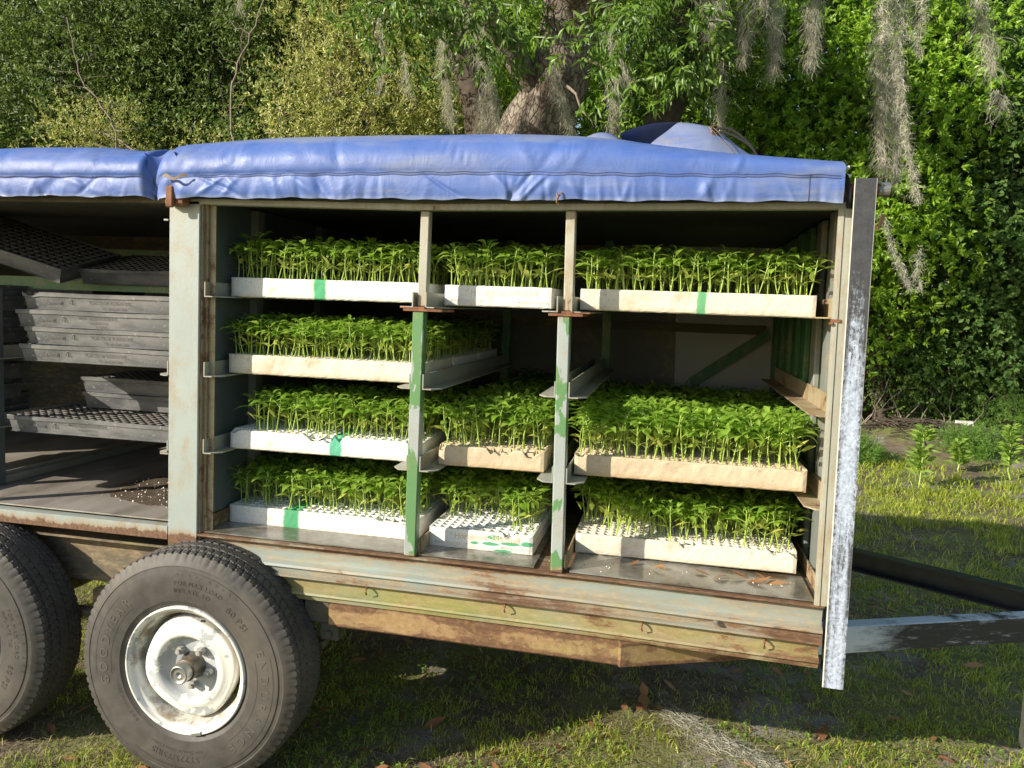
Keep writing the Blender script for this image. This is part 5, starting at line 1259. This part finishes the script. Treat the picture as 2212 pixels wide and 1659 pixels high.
moss('moss curtain second from the left, slanting down towards the oak trunk', hang(-.88, 6, 4.0, 2.62, .42, wob=.02), [.10, .14, .13, .10, .08, .05, .03], 2100)
moss('shorter moss tuft hanging low between the two left curtains', hang(-.72, 6.2, 3.1, 2.5, .0), [.05, .07, .06, .05, .05, .05, .04], 700)
moss('thin single moss strand in front of the yellow-green myrtle', hang(-1.86, 6, 4.2, 3.02, .06), [.03, .04, .03, .03, .025, .02, .01], 420)
moss('short fine moss strand over the leaves left of the long pale curtain', hang(-1.55, 6, 3.5, 2.9, .1), [.03, .05, .04, .04, .03, .02, .01], 350)
moss('tiny moss tuft high up at the top edge, left part of the picture', hang(-4.1, 7, 4.7, 4.3), [.04, .06, .05, .05, .04, .03, .02], 250)
moss('moss strand hanging across the pale bark of the leaning oak', hang(.12, 5.8, 3.28, 2.45, .22, wob=.015), [.07, .08, .06, .045, .035, .02, .01], 900)
moss('straight grey moss column just right of the leaning oak', hang(.68, 6.6, 3.7, 2.62, .02), [.05, .09, .10, .10, .10, .09, .08], 1300)
moss('short sparse moss wisp beside the oak snag', hang(.62, 5.9, 3.65, 3.2, .1), [.03, .04, .04, .03, .03, .02, .01], 260)
moss('curly moss wisp among the leaves above the tarp fold', hang(.75, 5.9, 3.3, 2.95, .2), [.03, .06, .06, .05, .04, .03, .02], 260)
moss('short sunlit moss tuft at the top edge, above the tarp fold', hang(1.60, 4, 3.25, 2.78, .03), [.08, .10, .09, .07, .05, .03, .01], 800)
moss('narrow moss tip at the top edge, left of the dark moss row', hang(1.93, 4, 3.2, 3.0, .04), [.03, .04, .04, .03, .02, .02, .01], 200)
moss('dark moss strand behind the grommet, left of the bright oaks', hang(1.80, 6.5, 3.5, 2.65, .03), [.03, .05, .07, .08, .07, .05, .03], 500)
for k, (x, y, z1, lb) in enumerate(((2.05, 6.4, 3.35, 'leftmost of the broad dark moss curtains at the top'), (2.35, 6.6, 3.25, 'second broad dark moss curtain from the left at the top'), (2.68, 6.2, 3.2, 'third broad dark moss curtain from the left at the top'))):
    moss(lb, hang(x, y, 4.5, z1, .0), [.14, .15, .14, .12, .09, .06, .03], 1900)
moss('longest dark moss curtain, left of the bright pale one', hang(3.0, 5, 3.9, 1.95, .12, n=7), [.12, .14, .13, .12, .09, .05, .035, .02], 2600)
moss('dark moss curtain behind the bright pale one', hang(3.18, 5, 3.9, 1.85, .05, n=7), [.08, .10, .09, .08, .06, .045, .03, .02], 1800)
bp = [(2.74, 3.2, 3.15), (2.72, 3.2, 2.85), (2.735, 3.2, 2.6), (2.73, 3.2, 2.38), (2.765, 3.2, 2.22), (2.80, 3.2, 2.05), (2.83, 3.2, 1.9), (2.87, 3.2, 1.74), (2.905, 3.2, 1.60), (2.93, 3.2, 1.53)]
moss('longest brightest pale moss strand, tapering to a point beside the pipe', bp, [.10, .13, .09, .045, .028, .030, .026, .022, .016, .006], 1500, wd=.0036, slen=.065)
moss('bright pale moss tuft left of the longest strand, at the top edge', hang(2.60, 3.15, 3.05, 2.50, .04), [.05, .06, .05, .04, .03, .03, .01], 420, wd=.0036, slen=.08)
moss('bright pale moss tuft right of the longest strand, at the top edge', hang(2.88, 3.25, 3.1, 2.44, -.02), [.06, .07, .06, .05, .04, .03, .01], 520, wd=.0036, slen=.08)
moss('thin sunlit moss strand near the top right corner', hang(3.42, 4, 3.2, 2.46, .12), [.05, .06, .05, .05, .045, .04, .02], 600, wd=.0035)
moss('small moss tip below the thin strand near the top right corner', hang(3.60, 4, 2.42, 2.2, .06), [.02, .03, .03, .03, .02, .02, .01], 130, wd=.0035)
moss('grey moss strand hanging below the rusty pipe, slanting right', hang(2.66, 3.0, 1.42, .96, .20, wob=.008), [.012, .018, .024, .026, .026, .02, .008], 520, wd=.003, slen=.05)
moss('small tan moss tuft right of the strand below the pipe', hang(3.02, 3.4, 1.25, .98, .02), [.02, .03, .03, .03, .025, .02, .01], 160, wd=.0032, slen=.08)
q = [(1.52, .70, GZ+.02), (1.60, .58, GZ+.02), (1.72, .50, GZ+.02), (1.86, .42, GZ+.02)]
o = moss('grey tangle of fallen moss lying on the sunny grass in front', q, [.05, .07, .06, .035], 1100, wd=.0022, slen=.09, flat=True, gravity=0.); o['group'] = ''; del o['group']

# ---------------------------------------------------------------- small things on the ground
M['weed'] = mat_leaf('weed_leaf', (.16, .28, .04), (.24, .38, .06), (.34, .48, .10), rough=.5, trans=.45)
M['fern'] = mat_leaf('feathery_leaf', (.10, .20, .03), (.14, .28, .04), (.20, .36, .06), rough=.5, trans=.4)
def weed(x, y, h, label, seed, spread=.12):
    rg = np.random.default_rng(seed); z = float(ground_z(x, y)); rt = thing('weed', label, 'weed', (x, y, z), None)
    st = wobbly(rg, (x, y, z), (x+rg.uniform(-.05, .05), y, z+h), 6, .008); part('stem', MB().tube(st, [.007, .0065, .006, .005, .004, .003, .002], 6), M['stem'], rt)
    n = 120; k = rg.random(n)**.7; P_ = np.array([np.array(st[0])+(np.array(st[-1])-np.array(st[0]))*q_ for q_ in (.15+.85*k)])
    a = rg.uniform(0, 6.28, n); D = unit(np.stack([np.cos(a), np.sin(a), rg.uniform(.1, 1.1, n)], 1)); N = unit(np.stack([-np.cos(a)*.4-.5, -np.sin(a)*.4-.5, np.ones(n)*.8], 1))
    P_ = P_+D*rg.uniform(0, .05, n)[:, None]
    part('foliage', merge('foliage', [leaves(P_, D, N, spread*(1.25-.6*k), .042*(1.1-.3*k))], M['weed']), None, rt)
weed(3.755, 5.38, .56, 'tall ragged green weed standing in the sunny grass behind the trailer tongue', 1)
weed(4.40, 6.3, .30, 'short green weed right of the tall ragged one', 2, .09)
weed(4.80, 6.1, .52, 'leafy upright weed at the right edge of the sunny grass', 3, .10)
weed(4.95, 6.0, .25, 'low weed at the foot of the leafy one at the right edge', 4, .09)
def fennel(x, y, r, h, label, seed):
    rg = np.random.default_rng(seed); z = float(ground_z(x, y)); n = 900
    P_, T_ = blob_points(rg, [(0, 0, h*.45, r, r*.8, h*.5)], n, .6); P_[:, 2] = np.abs(P_[:, 2])
    o = obj('dog_fennel', merge('dog_fennel', [twig_leaves(rg, P_+np.array([0, 0, 0]), T_, 10, .10, .045, .0045, -.4)], M['fern']), None, (x, y, z)); tag(o, label, 'plant')
fennel(5.75, 8.1, .48, .62, 'big feathery green fennel bush at the right edge, in front of the maple', 11)
fennel(4.75, 7.0, .22, .28, 'small feathery fennel plant on the shaded soil in front of the big one', 12)
fennel(3.45, 6.5, .22, .24, 'feathery green plant just right of the white-brushed plate', 13)
rg = np.random.default_rng(14); mb = MB()
for k in range(420):
    x, y = rg.normal(4.75, .55), rg.normal(8.0, .35); z = float(ground_z(x, y))+rg.uniform(0, .06); a = rg.uniform(0, 3.14); l = rg.uniform(.03, .22)
    mb.tube([(x-math.cos(a)*l, y-math.sin(a)*l, z), (x, y, z+.02), (x+math.cos(a)*l, y+math.sin(a)*l, z+rg.uniform(-.03, .05))], [.008, .007, .004], 4)
tag(obj('brush_pile', mb.mesh('brush_pile', M['bark_dark'])), 'low dark pile of sticks and soil at the edge of the wood', 'brush pile')
mb = MB()
for k in range(16):
    a0 = rg.uniform(0, 3.1); x, y = rg.uniform(3.8, 5.2), rg.uniform(8.3, 8.8); z = float(ground_z(x, y)); mb.tube(wobbly(rg, (x, y, z), (x+rg.uniform(-.6, .6), y+.2, z+rg.uniform(.2, .9)), 5, .03), [.008, .007, .006, .005, .004, .002], 4)
tag(obj('dead_branches', mb.mesh('dead_branches', M['twig'])), 'pale dry branches sticking up at the edge of the wood', 'branches', kind='stuff')
mb = MB().box(-.14, .14, -.06, .06, 0, .05, .012).box(-.05, .15, -.05, .05, .052, .09, .01); mb.v = [(x+.012*math.sin(z*90+y*40), y, z+.01*math.sin(x*30)) for x, y, z in mb.v]
tag(obj('foam_scrap', mb.mesh('foam_scrap', M['white_pl']), None, (5.0, 8.1, float(ground_z(5.0, 8.1))+.03)), 'pale broken piece of foam lying on top of the brush pile', 'foam scrap')
for x_, z_, a_ in ((2.60, 1.335, .8), (2.645, 1.36, 2.2)):
    o = obj('dead_leaf', DM[5], None, (x_, 2.95, z_)); o.rotation_euler = (1.3, a_, .3); o.scale = (1.6,)*3; tag(o, 'brown dead leaf caught in the moss below the pipe, '+('lower one' if a_ < 1 else 'upper one'), 'dead leaf')
# fallen leaves
pos = [(1.74+.05*i+rg.uniform(-.02, .02), 1.22+rg.uniform(-.10, .10)) for i in range(9)]
for i, (x, y) in enumerate(pos):
    o = obj('fallen_leaf', DM[i % 7], None, (x, y, float(ground_z(x, y))+.018)); o.rotation_euler = (rg.uniform(-.3, .3), rg.uniform(-.3, .3), rg.uniform(0, 6.28)); o.scale = (1.1, 1.1, .7)
    tag(o, 'curled tan leaf in the small heap below the near tongue beam', 'dead leaf', 'heap of curled leaves below the tongue')
x, y = sample_ground(900, -.25, 3.4, rg, 0.); n_ = 0
for i in range(len(x)):
    if n_ >= 290: break
    d = fbm(x[i], y[i], 2.2, 61)
    if d < .42 and rg.random() < .7: continue
    o = obj('fallen_leaf', DM[i % 7], None, (x[i], y[i], float(ground_z(x[i], y[i]))+rg.uniform(.008, .022))); o.rotation_euler = (rg.uniform(-.4, .4), rg.uniform(-.4, .4), rg.uniform(0, 6.28)); sc_ = rg.uniform(.7, 1.4); o.scale = (sc_, sc_, sc_*.5)
    tag(o, 'brown dead oak leaf scattered singly in the grass around and under the trailer', 'dead leaf', 'brown leaves scattered in the grass'); n_ += 1
# clover and broad-leaved weeds in the lawn
n_ = 9000; x, y = sample_ground(n_, -.4, 3.6, rg); d = fbm(x, y, 2.6, 91); k = d > .54; x, y = x[k], y[k]; n_ = len(x)
per = 5; idx = np.repeat(np.arange(n_), per); a = rg.uniform(0, 6.28, len(idx)); el = rg.uniform(-.1, .7, len(idx))
D = np.stack([np.cos(a)*np.cos(el), np.sin(a)*np.cos(el), np.sin(el)], 1); C = np.stack([x[idx], y[idx], ground_z(x[idx], y[idx])+rg.uniform(.006, .03, len(idx))], 1)
N = unit(np.array([0, 0, 1.])+rand_dir(rg, len(idx))*.4); N = unit(N-D*np.sum(N*D, 1, keepdims=True))
tag(obj('clover', merge('clover', [leaves(C, D, N, rg.uniform(.008, .018, len(idx)), rg.uniform(.006, .010, len(idx)))], M['weed'])), 'patches of small round-leaved weeds mixed into the lawn', 'ground cover', kind='stuff')
